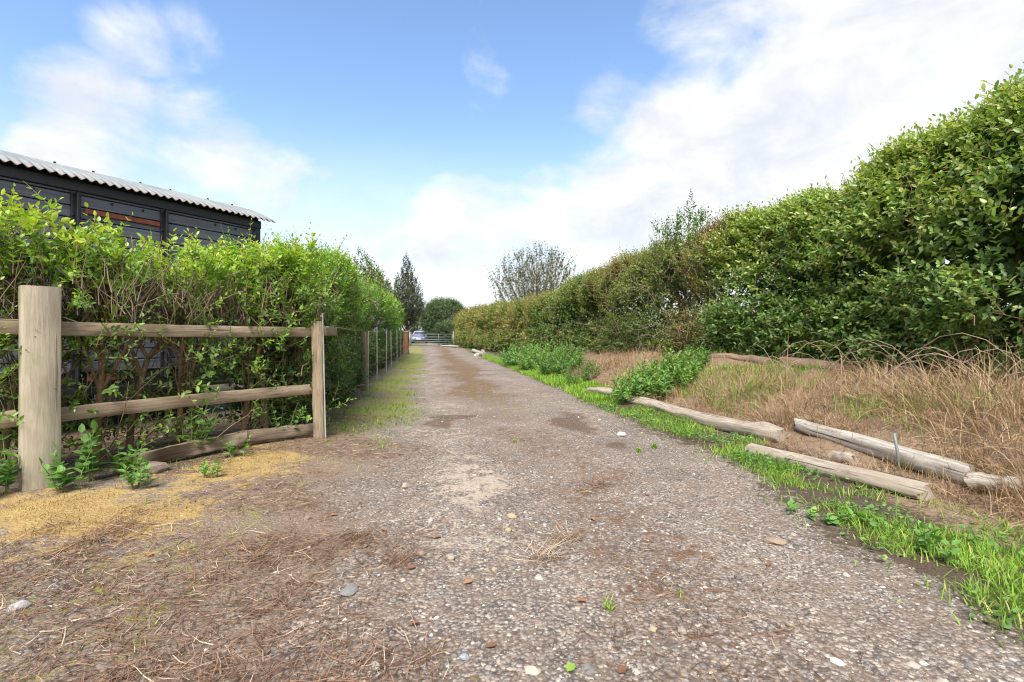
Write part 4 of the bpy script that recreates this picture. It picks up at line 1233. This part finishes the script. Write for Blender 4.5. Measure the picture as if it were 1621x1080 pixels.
# ------------------------------------------------------------------ logs along the bank
def LP(u, y, dz):
    return np.array(L(u, y, dz))
def place_log(name, label, pts, r0, r1, mat, seg=30, **k):
    o = log(name, pts, r0, r1, mat, seg=seg, **k)
    c = np.mean(np.array(pts), 0)
    for v in o.data.vertices:
        v.co -= Vector(c)
    o.location = c
    tag(o, label, 'log', 'logs edging the right bank')
    return o
place_log('log', 'long pale log with a knotted end, running back towards the nettles', [LP(2.93, 7.8, .04), LP(3.05, 6.8, .03), LP(3.16, 5.8, .035), LP(3.30, 4.75, .04)], .064, .078, M_log, 40, knot=.93)
place_log('log', 'straight split log lying nearest the lane just above the bright grass', [LP(2.84, 4.5, .035), LP(2.98, 3.9, .03), LP(3.12, 3.2, .02)], .066, .070, M_log, 30, rough=.07, wob=.2)
place_log('log', 'grey cracked log higher on the bank beside the thin metal stake', [LP(3.55, 4.9, .05), LP(3.53, 4.1, .05), LP(3.50, 3.3, .055)], .058, .075, M_loggrey, 30, wob=.4)
place_log('log', 'short stub of log half buried in straw between the two longer logs', [LP(3.28, 4.15, .02), LP(3.30, 3.95, .02)], .05, .05, M_log, 8)
place_log('log', 'short whitish broken log end at the right, lowest on the straw', [LP(3.42, 3.22, .06), LP(3.48, 3.02, .07)], .055, .045, M_stone['white'] if 0 else M_loggrey, 8)
place_log('log', 'dark log lying under the near end of the glossy hedge', [LP(4.85, 7.0, -.01), LP(5.05, 6.1, .0), LP(5.1, 5.2, .01)], .075, .08, M_logdark, 30, rough=.3)
place_log('log', 'reddish log under the hedge behind the nettle clump', [LP(4.45, 9.0, .02), LP(4.7, 7.9, .01), LP(4.85, 7.25, .0)], .065, .06, M_logdark, 28, rough=.3)
place_log('log', 'short curled log end at the left foot of the nettle clump', [LP(2.78, 8.9, .06), LP(2.95, 8.1, .07)], .055, .07, M_log, 10)
place_log('log', 'pale log beyond the nettles at the far right edge of the lane', [LP(2.75, 31, .08), LP(2.70, 28, .08), LP(2.75, 25, .08)], .10, .11, M_loggrey, 16)
place_log('log', 'thin pale log lying at the foot of the metal gate', [LP(2.4, 41, .12), LP(1.2, 43.5, .1)], .09, .07, M_loggrey, 12)
def metal_stake():
    p = LP(3.42, 3.72, 0)
    V, F = tubes(np.array([[[.01, 0, -.1], [0, 0, .1], [-.03, 0, .27]]]), np.array([[.011, .011, .011]]), 6, True)
    o = mk('metal_stake', V, F, plain('grey_green_steel', (.20, .22, .20), .6, .3, .3, 20), None)
    o.location = p
    tag(o, 'thin grey metal stake sticking up beside the grey log', 'stake')
metal_stake()

# ------------------------------------------------------------------ nettles and other leafy weeds
def nettle_geo(n, rad, h, leaf, tone, ry=None):
    a = rng.random(n) * 6.283; r = np.sqrt(rng.random(n))
    ry = ry or rad
    b = np.stack([np.cos(a) * r * rad, np.sin(a) * r * ry, np.zeros(n)], -1)
    ln = h * (1.1 - .45 * r ** 2) * rng.uniform(.75, 1.1, n)
    d = unit(np.stack([np.cos(a) * r * .5, np.sin(a) * r * .5, np.ones(n)], -1) + rng.normal(0, .12, (n, 3)))
    return b, d, ln
def nettle_clump(label, u, y, rad, h, n, leaf, ry=None, mat=None, tone=.5, name='nettle_clump'):
    p = L(u, y)
    root = empty(name, p)
    tag(root, label, 'nettles')
    b, d, ln = nettle_geo(n, rad, h, leaf, tone, ry)
    xs = b[:, 0] + p[0]; ys = b[:, 1] + p[1]
    b[:, 2] = gz(xs, ys) - p[2]
    tn = tone + rng.normal(0, .1, n)
    arr, tw = shoots(b, d, ln, 9, np.full(n, leaf) * rng.uniform(.8, 1.2, n), tn, .48, 1.0, .3)
    # lower leaves are darker by age and mostly lost; keep the upper ones
    rel = arr[0][:, 2] - (gz(arr[0][:, 0] + p[0], arr[0][:, 1] + p[1]) - p[2])
    arr = [q[rel > .1 * h] for q in arr]
    arr[5] = np.clip(arr[5], 0, 1)
    leaves('foliage', arr, mat or M_nettle, root, simple=y > 10)
    V, F = tubes(tw, np.repeat(np.array([[.005, .004, .002]]), len(tw), 0), 4)
    tag(mk('stems', V, F, M_nettle if 0 else M_twig, root), kind='stuff')
nettle_clump('dense bright nettle clump standing over the far end of the long pale log', 3.40, 7.65, .52, .42, 190, .09, .55, tone=.72)
nettle_clump('low nettle patch right beside the dense bright nettle clump, under the hedge', 4.1, 8.2, .35, .28, 45, .08, .5, tone=.6)
nettle_clump('dark green nettles on the right verge, nearest of the far row', 3.25, 12.6, .45, .60, 110, .12, .9, tone=.6)
nettle_clump('green nettles on the right verge, middle of the far row', 3.15, 14.6, .45, .62, 110, .13, 1.0, tone=.68)
nettle_clump('green nettles on the right verge, farthest of the far row', 3.05, 17.2, .45, .62, 110, .15, 1.4, tone=.6)
nettle_clump('leafy weeds at the grassy foot of the bank before the far nettles', 3.15, 10.6, .35, .35, 40, .08, .6, tone=.55)

def big_plant(label, x, y, h, n_st, leaf, tone=.6, lean=.35, z=None):
    """nearby nettle whose leaves can be told apart: every leaf is a part"""
    p = (x, y, g1(x, y) if z is None else z)
    root = empty('young_nettle', p)
    tag(root, label, 'weed', 'young nettles at the foot of the left fence')
    a = rng.random(n_st) * 6.28
    d = np.stack([np.cos(a) * lean * rng.random(n_st), np.sin(a) * lean * rng.random(n_st), np.ones(n_st)], -1)
    b = np.stack([np.cos(a) * .02 * n_st ** .5, np.sin(a) * .02 * n_st ** .5, np.full(n_st, -.01)], -1)
    arr, tw = shoots(b, d, h * rng.uniform(.7, 1.1, n_st), 5, np.full(n_st, leaf), np.full(n_st, tone), .58, 1.2, .2)
    arr[5] = np.clip(arr[5], 0, 1)
    k = arr[0][:, 2] > .15 * h
    arr = [q[k] for q in arr]
    arr[0] = arr[0] + np.array(p)
    leaf_objects(arr, M_nettle, root, .58)
    for t_ in tw:
        V, F = tubes(t_[None], np.array([[.0035, .003, .0015]]), 5)
        mk('stem', V, F, M_nettle if 0 else plain_stem, root)
plain_stem = plain('green_stem', (.16, .22, .06), .7, 0, .3, 10)
def fx(s, off):
    p = F0 + FD * s + FN * off
    return p[0], p[1]
big_plant('tallest young nettle just right of the thick post', *fx(.24, -.06), .36, 5, .115, .5)
big_plant('young nettle right in front of the thick post base', *fx(.08, -.22), .22, 6, .095, .62)
big_plant('young nettle left of the thick post base', *fx(-.22, -.02), .30, 6, .09, .5)
big_plant('nettle climbing the left edge of the thick post', *fx(-.12, .06), .62, 2, .07, .55, .15)
big_plant('small pale weed in front of the half-buried rock', -2.42, 3.36, .17, 6, .075, .7)
big_plant('nettle behind the lower rail in the middle of the fence', *fx(.95, .12), .42, 6, .095, .6)
big_plant('small weed by the right end of the gravel board', *fx(1.15, -.22), .14, 4, .065, .65)
big_plant('small weed in the ochre moss left of the lane', -2.12, 3.6, .13, 4, .06, .75)
big_plant('leafy weed at the foot of the fence near the slim post', *fx(1.72, .10), .34, 6, .075, .55)
big_plant('low weed at the far left corner of the ground under the fence', *fx(-.36, -.14), .2, 6, .085, .55)
big_plant('weed below the gravel board right of the young nettle', *fx(.42, -.14), .2, 5, .085, .6)

# ------------------------------------------------------------------ grass, straw, litter
def scatter(n, ulo, uhi, y0, y1, gamma=1.0):
    y = y0 + (y1 - y0) * rng.random(n) ** gamma
    lo = ulo(y) if callable(ulo) else np.full(n, ulo); hi = uhi(y) if callable(uhi) else np.full(n, uhi)
    u = lo + (hi - lo) * rng.random(n)
    x = u - K * y
    return x, y, u
def grass_obj(name, label, x, y, hmin, hmax, width, mat, tone, lean=.5, curve=.7, P=3, wob=0.0, cat_='grass', dz=0.0):
    n = len(x)
    base = np.stack([x, y, gz(x, y) - .004 + dz], -1)
    V, F = ribbons(base, rng.random(n) * 6.283, np.abs(rng.normal(0, lean, n)), rng.uniform(.1, curve, n), rng.uniform(hmin, hmax, n), width * rng.uniform(.7, 1.3, n), P, wob)
    tn = np.clip(tone + rng.normal(0, .14, n), 0, 1) if np.isscalar(tone) else np.clip(tone + rng.normal(0, .12, n), 0, 1)
    o = mk(name, V, F, mat, None, {'tone': np.repeat(tn, (P + 1) * 2)})
    tag(o, label, cat_, kind='stuff')
    return o
def cl(x, y, sc, seed, lo, hi):
    return sst(lo, hi, fbm2(x, y, sc, 3, seed))
# bright verge grass on the right
x, y, u = scatter(46000, lambda y: edge(y) - .28, lambda y: np.interp(y, [1.5, 3, 4.5, 4.8, 7.6, 9, 20], [3.1, 3.12, 2.82, 3.2, 2.92, 3.1, 3.0]), 1.7, 9.0, 1.25)
kp = rng.random(len(x)) < np.clip(cl(x, y, 2.2, 4., .34, .56) * sst(-.25, .2, u - edge(y)) ** 2, .02, 1)
kp &= rng.random(len(x)) < np.interp(y, [2, 3.6, 4.2, 5, 9], [1, 1, .75, .7, .8])
grass_obj('verge_grass', 'bright green grass along the right edge of the lane', x[kp], y[kp], .025, .09, .0055, M_grass, np.where(rng.random(kp.sum()) < .14, .5, 0.0) + .44 + .5 * (fbm2(x[kp], y[kp], 3.0, 2, 8.) - .5), .5, 1.3)
x, y, u = scatter(26000, lambda y: edge(y) - .02, lambda y: np.interp(y, [8, 12, 20, 26], [3.15, 3.05, 2.85, 2.7]), 8.0, 24, 1.3)
kp = rng.random(len(x)) < np.clip(cl(x, y, 1.3, 4., .30, .46), .1, 1) * np.interp(y, [8, 16, 24], [1, 1, .35])
grass_obj('lush_grass', 'lush lime green grass strip below the far nettles', x[kp], y[kp], .05, .13, .013, M_grass, .60, .35, .9)
x, y, u = scatter(14000, -1.15, .3, 4.6, 26, 1.2)
kp = rng.random(len(x)) < cl(x, y, 1.6, 14., .44, .6) * sst(.2, -.5, u + (fbm2(x, y, .9, 4, 2.) - .5) * 1.7)
grass_obj('left_grass', 'short mossy grass along the left edge of the lane', x[kp], y[kp], .02, .06, .011, M_grass, .42, .6, .9)
x, y, u = scatter(2600, -2.6, -.5, 2.3, 6.0)
kp = rng.random(len(x)) < cl(x, y, 2.0, 24., .52, .66)
grass_obj('fence_grass', 'sparse short grass in front of the fence', x[kp], y[kp], .02, .07, .004, M_grass, .6, .5, .9)
x, y, u = scatter(11000, 3.4, 4.9, 3.4, 9.0)
kp = rng.random(len(x)) < cl(x, y, 1.5, 34., .44, .56)
grass_obj('bank_grass', 'green grass patches on the straw covered bank', x[kp], y[kp], .05, .16, .006, M_grass, .5, .5, 1.0)
# dead grass on the bank
x, y, u = scatter(40000, lambda y: np.interp(y, [2, 3.2, 4.5, 4.8, 7.6, 11], [3.12, 3.12, 2.9, 3.3, 3.0, 3.1]), lambda y: RF(y) + .45, 2.2, 16, 1.35)
kp = rng.random(len(x)) < np.clip(cl(x, y, 1.5, 44., .30, .55), .15, 1)
x, y = x[kp], y[kp]
grass_obj('dead_grass', 'flattened brown dead grass covering the right bank', x, y, .06, .19, .0045, M_straw, .50 + .8 * (fbm2(x, y, 1.2, 3, 5.) - .5) + .5 * (fbm2(x, y, 5.0, 2, 15.) - .5), 1.35, .7, 3, .3, dz=.012)
def tussock(label, u, y, rad, h, n, tone, lean=.45, dz=0.0):
    p = L(u, y)
    r = np.sqrt(rng.random(n)) * rad
    a = rng.random(n) * 6.283
    x = p[0] + np.cos(a) * r; yy = p[1] + np.sin(a) * r
    base = np.stack([x - p[0], yy - p[1], gz(x, yy) - p[2] + dz], -1)
    az = np.arctan2(np.cos(a), np.sin(a)) + rng.normal(0, .8, n)
    V, F = ribbons(base, az, np.abs(rng.normal(0, lean, n)), rng.uniform(.3, 2.0, n), h * rng.uniform(.5, 1.15, n), .0050 * rng.uniform(.6, 1.3, n), 6, .16)
    o = mk('dead_grass_tussock', V, F, M_straw, None, {'tone': np.repeat(np.clip(tone + rng.normal(0, .16, n), 0, 1), 14)})
    o.location = p
    tag(o, label, 'dead grass', kind='stuff')
tussock('tall heap of arching straw under the hedge at the right edge', 4.55, 4.15, .65, .50, 1000, .62, .75)
tussock('straw heap left of the tallest straw heap', 4.5, 4.95, .4, .36, 400, .64, .7)
tussock('straw heap below the tallest straw heap at the right edge', 4.1, 3.5, .5, .32, 900, .62, .8)
tussock('brown straw mound behind the long pale log', 3.85, 6.3, .5, .24, 700, .56, 1.0)
tussock('brown straw mound above the knotted log end', 3.85, 5.4, .45, .26, 600, .54, 1.0)
tussock('dry grass mound between the nettles and the long pale log', 3.75, 7.1, .4, .2, 400, .56, 1.0)
tussock('dry grass at the right edge next to the bright verge grass', 3.6, 2.75, .4, .34, 800, .52, .9)
tussock('dry grass mound just beyond the dense nettle clump', 3.55, 9.0, .45, .28, 450, .5, .8)
tussock('dry grass mound before the nearest far nettles', 3.7, 10.8, .55, .34, 450, .52, .8)
tussock('dry stems in front of the bramble hedge', 4.0, 9.6, .5, .4, 300, .5)
# straw hanging over the logs
n = 1500
ys = rng.uniform(3.2, 7.6, n)
us = np.where(rng.random(n) < .5, np.interp(ys, [3.2, 4.5, 4.75, 7.8], [3.24, 2.98, 3.42, 3.05]), np.interp(ys, [3.2, 4.9, 7.6], [3.62, 3.68, 3.3])) + rng.normal(0, .05, n)
kp = fbm2(us, ys, 2.4, 2, 70.) > .48
us, ys = us[kp], ys[kp]; n = len(us)
xs = us - K * ys
V, F = ribbons(np.stack([xs, ys, gz(xs, ys)], -1), np.full(n, -1.75) + rng.normal(0, .6, n), rng.uniform(.2, .9, n), rng.uniform(.6, 1.6, n), rng.uniform(.10, .30, n), np.full(n, .0045), 5, .15)
tag(mk('hanging_straw', V, F, M_straw, None, {'tone': np.repeat(np.clip(rng.normal(.56, .18, n), 0, 1), 12)}), 'dry straw hanging over the logs of the bank', 'dead grass', kind='stuff')
# bleached bramble stems arching out of the hedge foot
n = 46
ys = rng.uniform(3.6, 6.5, n); us = rng.uniform(4.1, 5.0, n)
xs = us - K * ys
b0 = np.stack([xs, ys, gz(xs, ys)], -1)
az = rng.random(n) * 6.28
sp = rng.uniform(.3, .8, n)
pth = np.stack([b0 + np.stack([np.cos(az) * sp * f, np.sin(az) * sp * f, sp * 1.1 * (f * 1.7 - f * f * 1.35)], -1) for f in np.linspace(0, 1, 6)], 1)
V, F = tubes(pth, np.repeat(np.linspace(.005, .002, 6)[None], n, 0), 4)
tag(mk('bramble_stems', V, F, M_twigd), 'bleached bramble stems arching out of the straw below the hedge', 'stems', kind='stuff')

# dead stalks and crumbs lying on the lane
def lying(name, label, x, y, lmin, lmax, width, tone, tilt=.08):
    n = len(x)
    base = np.stack([x, y, gz(x, y) + rng.uniform(.003, .012, n)], -1)
    V, F = ribbons(base, rng.random(n) * 6.283, math.pi / 2 - np.abs(rng.normal(0, tilt, n)), rng.normal(0, .12, n), rng.uniform(lmin, lmax, n), width * rng.uniform(.6, 1.4, n), 2, .35)
    o = mk(name, V, F, M_litter, None, {'tone': np.repeat(np.clip(tone + rng.normal(0, .22, n), 0, 1), 6)})
    tag(o, label, 'litter', kind='stuff')
x, y, u = scatter(24000, -1.7, 0.2, 1.3, 6.5, 1.2)
uu = u + (fbm2(x, y, .9, 4, 2.) - .5) * 1.7
kp = rng.random(len(x)) < np.clip(sst(.1, -.5, uu) * cl(x, y, 2.2, 3., .3, .55), .02, 1)
lying('stalk_litter', 'dead brown stalks littering the left side of the lane', x[kp], y[kp], .02, .11, .0032, .54, .15)
x, y, u = scatter(15000, .1, 1.8, 1.2, 6.5, 1.1)
kp = rng.random(len(x)) < np.clip(cl(x, y, 1.7, 17., .42, .6) * np.exp(-((u - .95) / .45) ** 2), .015, 1)
lying('centre_litter', 'dead stalks along the middle of the lane', x[kp], y[kp], .015, .09, .0027, .5, .14)
x, y, u = scatter(12000, -2.9, .1, 1.2, 2.7)
kp = (rng.random(len(x)) < np.clip(cl(x, y, 1.9, 9., .46, .64), .05, 1)) & (x > -2.4)
lying('near_litter', 'matted brown stalks in the bottom left corner of the lane', x[kp], y[kp], .03, .15, .0030, .50, .16)
x, y, u = scatter(5000, 1.8, 2.7, 1.5, 8)
kp = rng.random(len(x)) < np.exp(-((u - edge(y)) / .16) ** 2) * .7
lying('edge_litter', 'dark crumbs along the right edge of the lane', x[kp], y[kp], .01, .05, .003, .30)

def dry_tuft(label, px, py, rad, n, tone, h=.10):
    p = (px, py, g1(px, py))
    az = rng.random(n) * 6.283
    base = np.stack([rng.normal(0, .035, n), rng.normal(0, .03, n), np.full(n, .004)], -1)
    V, F = ribbons(base, az, rng.uniform(.9, 1.56, n), rng.uniform(-.1, .3, n), rad * rng.uniform(.3, 1.4, n), np.full(n, .0024), 3, .3)
    o = mk('dry_tuft', V, F, M_litter, None, {'tone': np.repeat(np.clip(tone + rng.normal(0, .2, n), 0, 1), 8)})
    o.location = p
    tag(o, label, 'dry grass tuft')
dry_tuft('spiky dead grass tuft in the middle of the lane, largest', .15, 2.40, .14, 130, .8)
dry_tuft('dead grass tuft just behind the largest tuft in the lane', .27, 2.62, .12, 100, .72)
dry_tuft('dark spiky tuft left of the pale stones in the lane', -.52, 2.36, .15, 130, .5)
dry_tuft('brown tuft farther along the middle of the lane', .60, 3.55, .13, 100, .55)
dry_tuft('dark tuft on the litter at the left of the lane', -.80, 2.62, .12, 90, .5)
dry_tuft('dry tuft in the ground litter below the ochre moss', -1.2, 2.35, .12, 90, .6)
def seedling(label, x, y, h, n, leaf, tone):
    p = (x, y, g1(x, y))
    az = rng.random(n) * 6.283
    V, F = ribbons(rng.normal(0, .008, (n, 3)) * [1, 1, 0], az, rng.uniform(.1, .8, n), rng.uniform(.2, .8, n), h * rng.uniform(.6, 1.2, n), np.full(n, leaf), 3)
    o = mk('grass_seedling', V, F, M_grass, None, {'tone': np.repeat(np.clip(tone + rng.normal(0, .1, n), 0, 1), 8)})
    o.location = p
    tag(o, label, 'grass tuft')
seedling('small bright green grass tuft in the foreground of the lane', .37, 1.955, .055, 16, .006, .65)
seedling('thin yellowish sprout standing right of the foreground green tuft', .67, 2.05, .06, 7, .004, .8)
seedling('flat green tuft right of the brown puddles', 1.13, 4.55, .05, 50, .008, .6)
seedling('green tuft nearer the verge beside the brown puddles', 1.32, 4.75, .06, 50, .008, .55)
seedling('mossy pale tuft in the middle of the lane beyond the sandy patch', .03, 5.0, .035, 50, .008, .75)
# broad leaves lying in the verge grass
for i, (px, py, lab) in enumerate(((1.67, 2.95, 'leftmost broad-leaved weed at the edge of the verge grass'), (1.76, 2.85, 'second broad-leaved weed at the edge of the verge grass'), (1.90, 2.80, 'broad-leaved weed inside the verge grass'), (2.02, 2.40, 'largest broad-leaved weed in the near verge grass'))):
    big_plant(lab, px, py, .07 if i < 3 else .13, 3 if i < 3 else 6, .06, .7, .9)

# ------------------------------------------------------------------ stones, fallen leaves, puddles
def stone_mesh(seed, flat=.6, sub=2):
    bm = bmesh.new()
    bmesh.ops.create_icosphere(bm, subdivisions=sub, radius=1)
    r_ = np.random.default_rng(seed)
    cut = [unit(r_.normal(size=3)) for _ in range(7)]
    for v in bm.verts:
        p = np.array(v.co)
        for c in cut:
            d = p @ c
            if d > .72:
                p = p - c * (d - .72)
        p *= 1 + (float(noise3(p * 1.7 + seed)) - .5) * .3
        p[2] *= flat
        v.co = p
    me = bpy.data.meshes.new('stone')
    bm.to_mesh(me); bm.free()
    return me
def stone(label, x, y, size, mat, seed, flat=.6, asp=.75, name='stone', group=None, sink=.25):
    me = stone_mesh(seed, flat)
    me.materials.append(M_stone[mat])
    o = obj(name, me)
    s = size / 2
    o.location = (x, y, g1(x, y) + s * flat * (1 - sink * 2) * .8)
    o.scale = (s, s * asp, s)
    o.rotation_euler = (0, 0, seed * 1.3)
    tag(o, label, 'stone', group)
stone('half-buried brown rock below the gravel board of the fence', -2.62, 3.72, .26, 'pink', 1, .5, .6, 'rock')
for a in [('yellowish block stone in the middle of the sandy patch', .0, 2.93, .062, 'cream', 2), ('cream stone just in front of the yellowish block stone', -.02, 2.72, .05, 'cream', 3), ('pale round stone right of the dark spiky tuft', -.29, 2.40, .055, 'pale', 4),
          ('tan stone touching the dark spiky tuft', -.43, 2.43, .045, 'tan', 5), ('flat grey slab at the left of the foreground lane', -.67, 2.10, .10, 'grey', 6), ('flat tan slab on the right of the lane', 1.32, 2.56, .11, 'tan', 7),
          ('white stone at the very left edge of the lane', -1.80, 1.87, .07, 'white', 8), ('pale stone at the bottom edge of the picture left of centre', -.43, 1.61, .045, 'pale', 9), ('bluish white stone at the bottom of the lane', -.155, 1.655, .036, 'blue', 10),
          ('pale stone right of the foreground green tuft', .60, 1.81, .045, 'pale', 11), ('cream stone at the front right of the foreground green tuft', .50, 1.82, .036, 'cream', 12), ('pale stone on the left part of the lane beyond the sandy patch', -.73, 3.5, .08, 'pale', 13),
          ('white stone beside the right brown puddle', 1.14, 5.35, .12, 'white', 14), ('pinkish stone standing on the left litter', -1.16, 2.9, .05, 'pink', 15), ('dark small stone on the right of the foreground lane', .97, 2.2, .04, 'dark', 16)]:
    stone(*a, flat=.3 if 'slab' in a[0] else .62)
for i in range(34):
    x = rng.normal(-.25, .32); y = rng.uniform(2.2, 3.9)
    stone('small pale stone in the sandy patch of the lane', x, y, rng.uniform(.018, .036), ['pale', 'cream', 'tan', 'white'][i % 4], 20 + i, .6, .75, 'stone', 'small pale stones of the sandy patch')
for i in range(10):
    stone('pale rubble stone beside the far pale log', 2.6 + rng.uniform(-.15, .25) - K * 27 + rng.uniform(-.1, .1), 24 + i * .7, rng.uniform(.15, .3), ['pale', 'white'][i % 2], 60 + i, .7, .75, 'rubble', 'rubble along the far right verge')
# loose gravel too small to pick apart
def gravel():
    n = 15000
    y = 1.15 + 5.5 * rng.random(n) ** 1.8
    x = rng.uniform(-1, 1, n) * np.minimum(y * 1.02, 3.2)
    u = x + K * y
    kp = (u < edge(y)) & (rng.random(n) < np.clip(sst(-.9, .1, u), .12, 1))
    x, y = x[kp], y[kp]
    n = len(x)
    s = rng.lognormal(-5.35, .35, n) * np.where(rng.random(n) < .03, rng.uniform(1.8, 3.0, n), 1.0)
    V0 = np.array([(1, 0, 0), (.3, .9, 0), (-.8, .5, 0), (-.7, -.6, 0), (.4, -.9, 0), (.15, .1, .75), (-.2, -.15, .7)], float)
    F0_ = np.array([[0, 1, 5], [1, 2, 5], [2, 6, 5], [2, 3, 6], [3, 4, 6], [4, 0, 5], [4, 5, 6]])
    a = rng.random(n) * 6.28
    J = V0[None] * (1 + rng.normal(0, .18, (n, 7, 3))) * s[:, None, None] * np.array([1, .8, .8])
    Vx = J[..., 0] * np.cos(a)[:, None] - J[..., 1] * np.sin(a)[:, None] + x[:, None]
    Vy = J[..., 0] * np.sin(a)[:, None] + J[..., 1] * np.cos(a)[:, None] + y[:, None]
    Vz = J[..., 2] + gz(x, y)[:, None] - .001
    F = (np.arange(n)[:, None, None] * 7 + F0_[None]).reshape(-1, 3)
    m = leaf_mat('gravel_chip', [(0, (.07, .065, .06)), (.35, (.17, .16, .15)), (.65, (.28, .26, .235)), (.85, (.42, .35, .27)), (1, (.62, .56, .47))], .85, 0.0, .2)
    o = mk('gravel', np.stack([Vx, Vy, Vz], -1), F, m, None, {'tone': np.repeat(rng.random(n), 7)})
    tag(o, 'loose gravel chips strewn over the lane', 'gravel', kind='stuff')
gravel()
# fallen leaves
spots = [(-1.62, 2.28), (-1.30, 2.45), (-.95, 2.15), (-.47, 2.28), (-.70, 2.75), (-1.05, 2.95), (-.40, 2.62), (.25, 2.0), (-.05, 1.72), (.85, 3.3), (-1.95, 2.62), (-.33, 1.85), (.45, 2.9), (1.15, 2.3), (-.2, 2.15), (.33, 1.58)]
for i, (x, y) in enumerate(spots):
    n = np.array([[rng.normal(0, .25), rng.normal(0, .25), 1]])
    a = rng.random() * 6.28
    V, F = leafgeo(np.zeros((1, 3)), np.array([[math.cos(a), math.sin(a), .1]]), n, np.array([.045]), np.array([.026]))
    o = mk('fallen_leaf', V, F, M_fall, None, {'tone': np.full(6, rng.random())})
    o.location = (x, y, g1(x, y) + .008)
    tag(o, 'curled russet leaf lying on the lane', 'fallen leaf', 'russet leaves lying on the lane')
V, F = leafgeo(np.zeros((1, 3)), np.array([[.6, .8, .15]]), np.array([[0, -.2, 1.]]), np.array([.045]), np.array([.03]))
o = mk('fallen_leaf', V, F, M_grass, None, {'tone': np.full(6, .72)})
o.location = (.17, 1.575, g1(.17, 1.575) + .01)
tag(o, 'fresh green leaf at the bottom edge of the picture', 'fallen leaf')
# ochre moss cushions, a fuzzy mat in front of the fence
M_moss = leaf_mat('ochre_moss', [(0, (.12, .08, .03)), (.4, (.30, .20, .07)), (.75, (.46, .34, .13)), (1, (.40, .42, .12))], .9, .2, .1)
x = np.concatenate([rng.normal(-2.35, .55, 9000), rng.normal(-2.0, .4, 5000)]); y = np.concatenate([rng.normal(2.85, .27, 9000), rng.normal(4.0, .45, 5000)])
kp = (rng.random(len(x)) < sst(.42, .58, fbm2(x, y, 2.6, 3, 21.))) & (y > 2.0) & (np.abs(x) < y + .3)
grass_obj('moss', 'ochre moss mat on the ground in front of the thick post', x[kp], y[kp], .006, .022, .005, M_moss, .5 + .6 * (fbm2(x[kp], y[kp], 4., 2, 3.) - .5), .9, .9, 2, cat_='moss')
# clover and other small broad leaves creeping through the verge
n = 3600
x, y, u = scatter(n, lambda y: edge(y) - .12, lambda y: np.interp(y, [1.5, 3, 4.5, 4.8, 7.6], [3.0, 3.05, 2.8, 3.1, 2.9]), 1.8, 7.5, 1.2)
kp = rng.random(n) < cl(x, y, 2.4, 90., .46, .6)
x, y = x[kp], y[kp]; n = len(x)
pos = np.stack([x, y, gz(x, y) + rng.uniform(.005, .06, n)], -1)
a = rng.random(n) * 6.283
V, F = leafgeo(pos, np.stack([np.cos(a), np.sin(a), rng.normal(.1, .25, n)], -1), np.array([0, 0, 1.]) + rng.normal(0, .35, (n, 3)), rng.uniform(.018, .042, n), rng.uniform(.012, .028, n))
tag(mk('creeping_weeds', V, F, M_nettle, None, {'tone': np.repeat(np.clip(rng.normal(.6, .18, n), 0, 1), 6)}), 'small broad-leaved weeds creeping through the verge grass', 'weeds', kind='stuff')
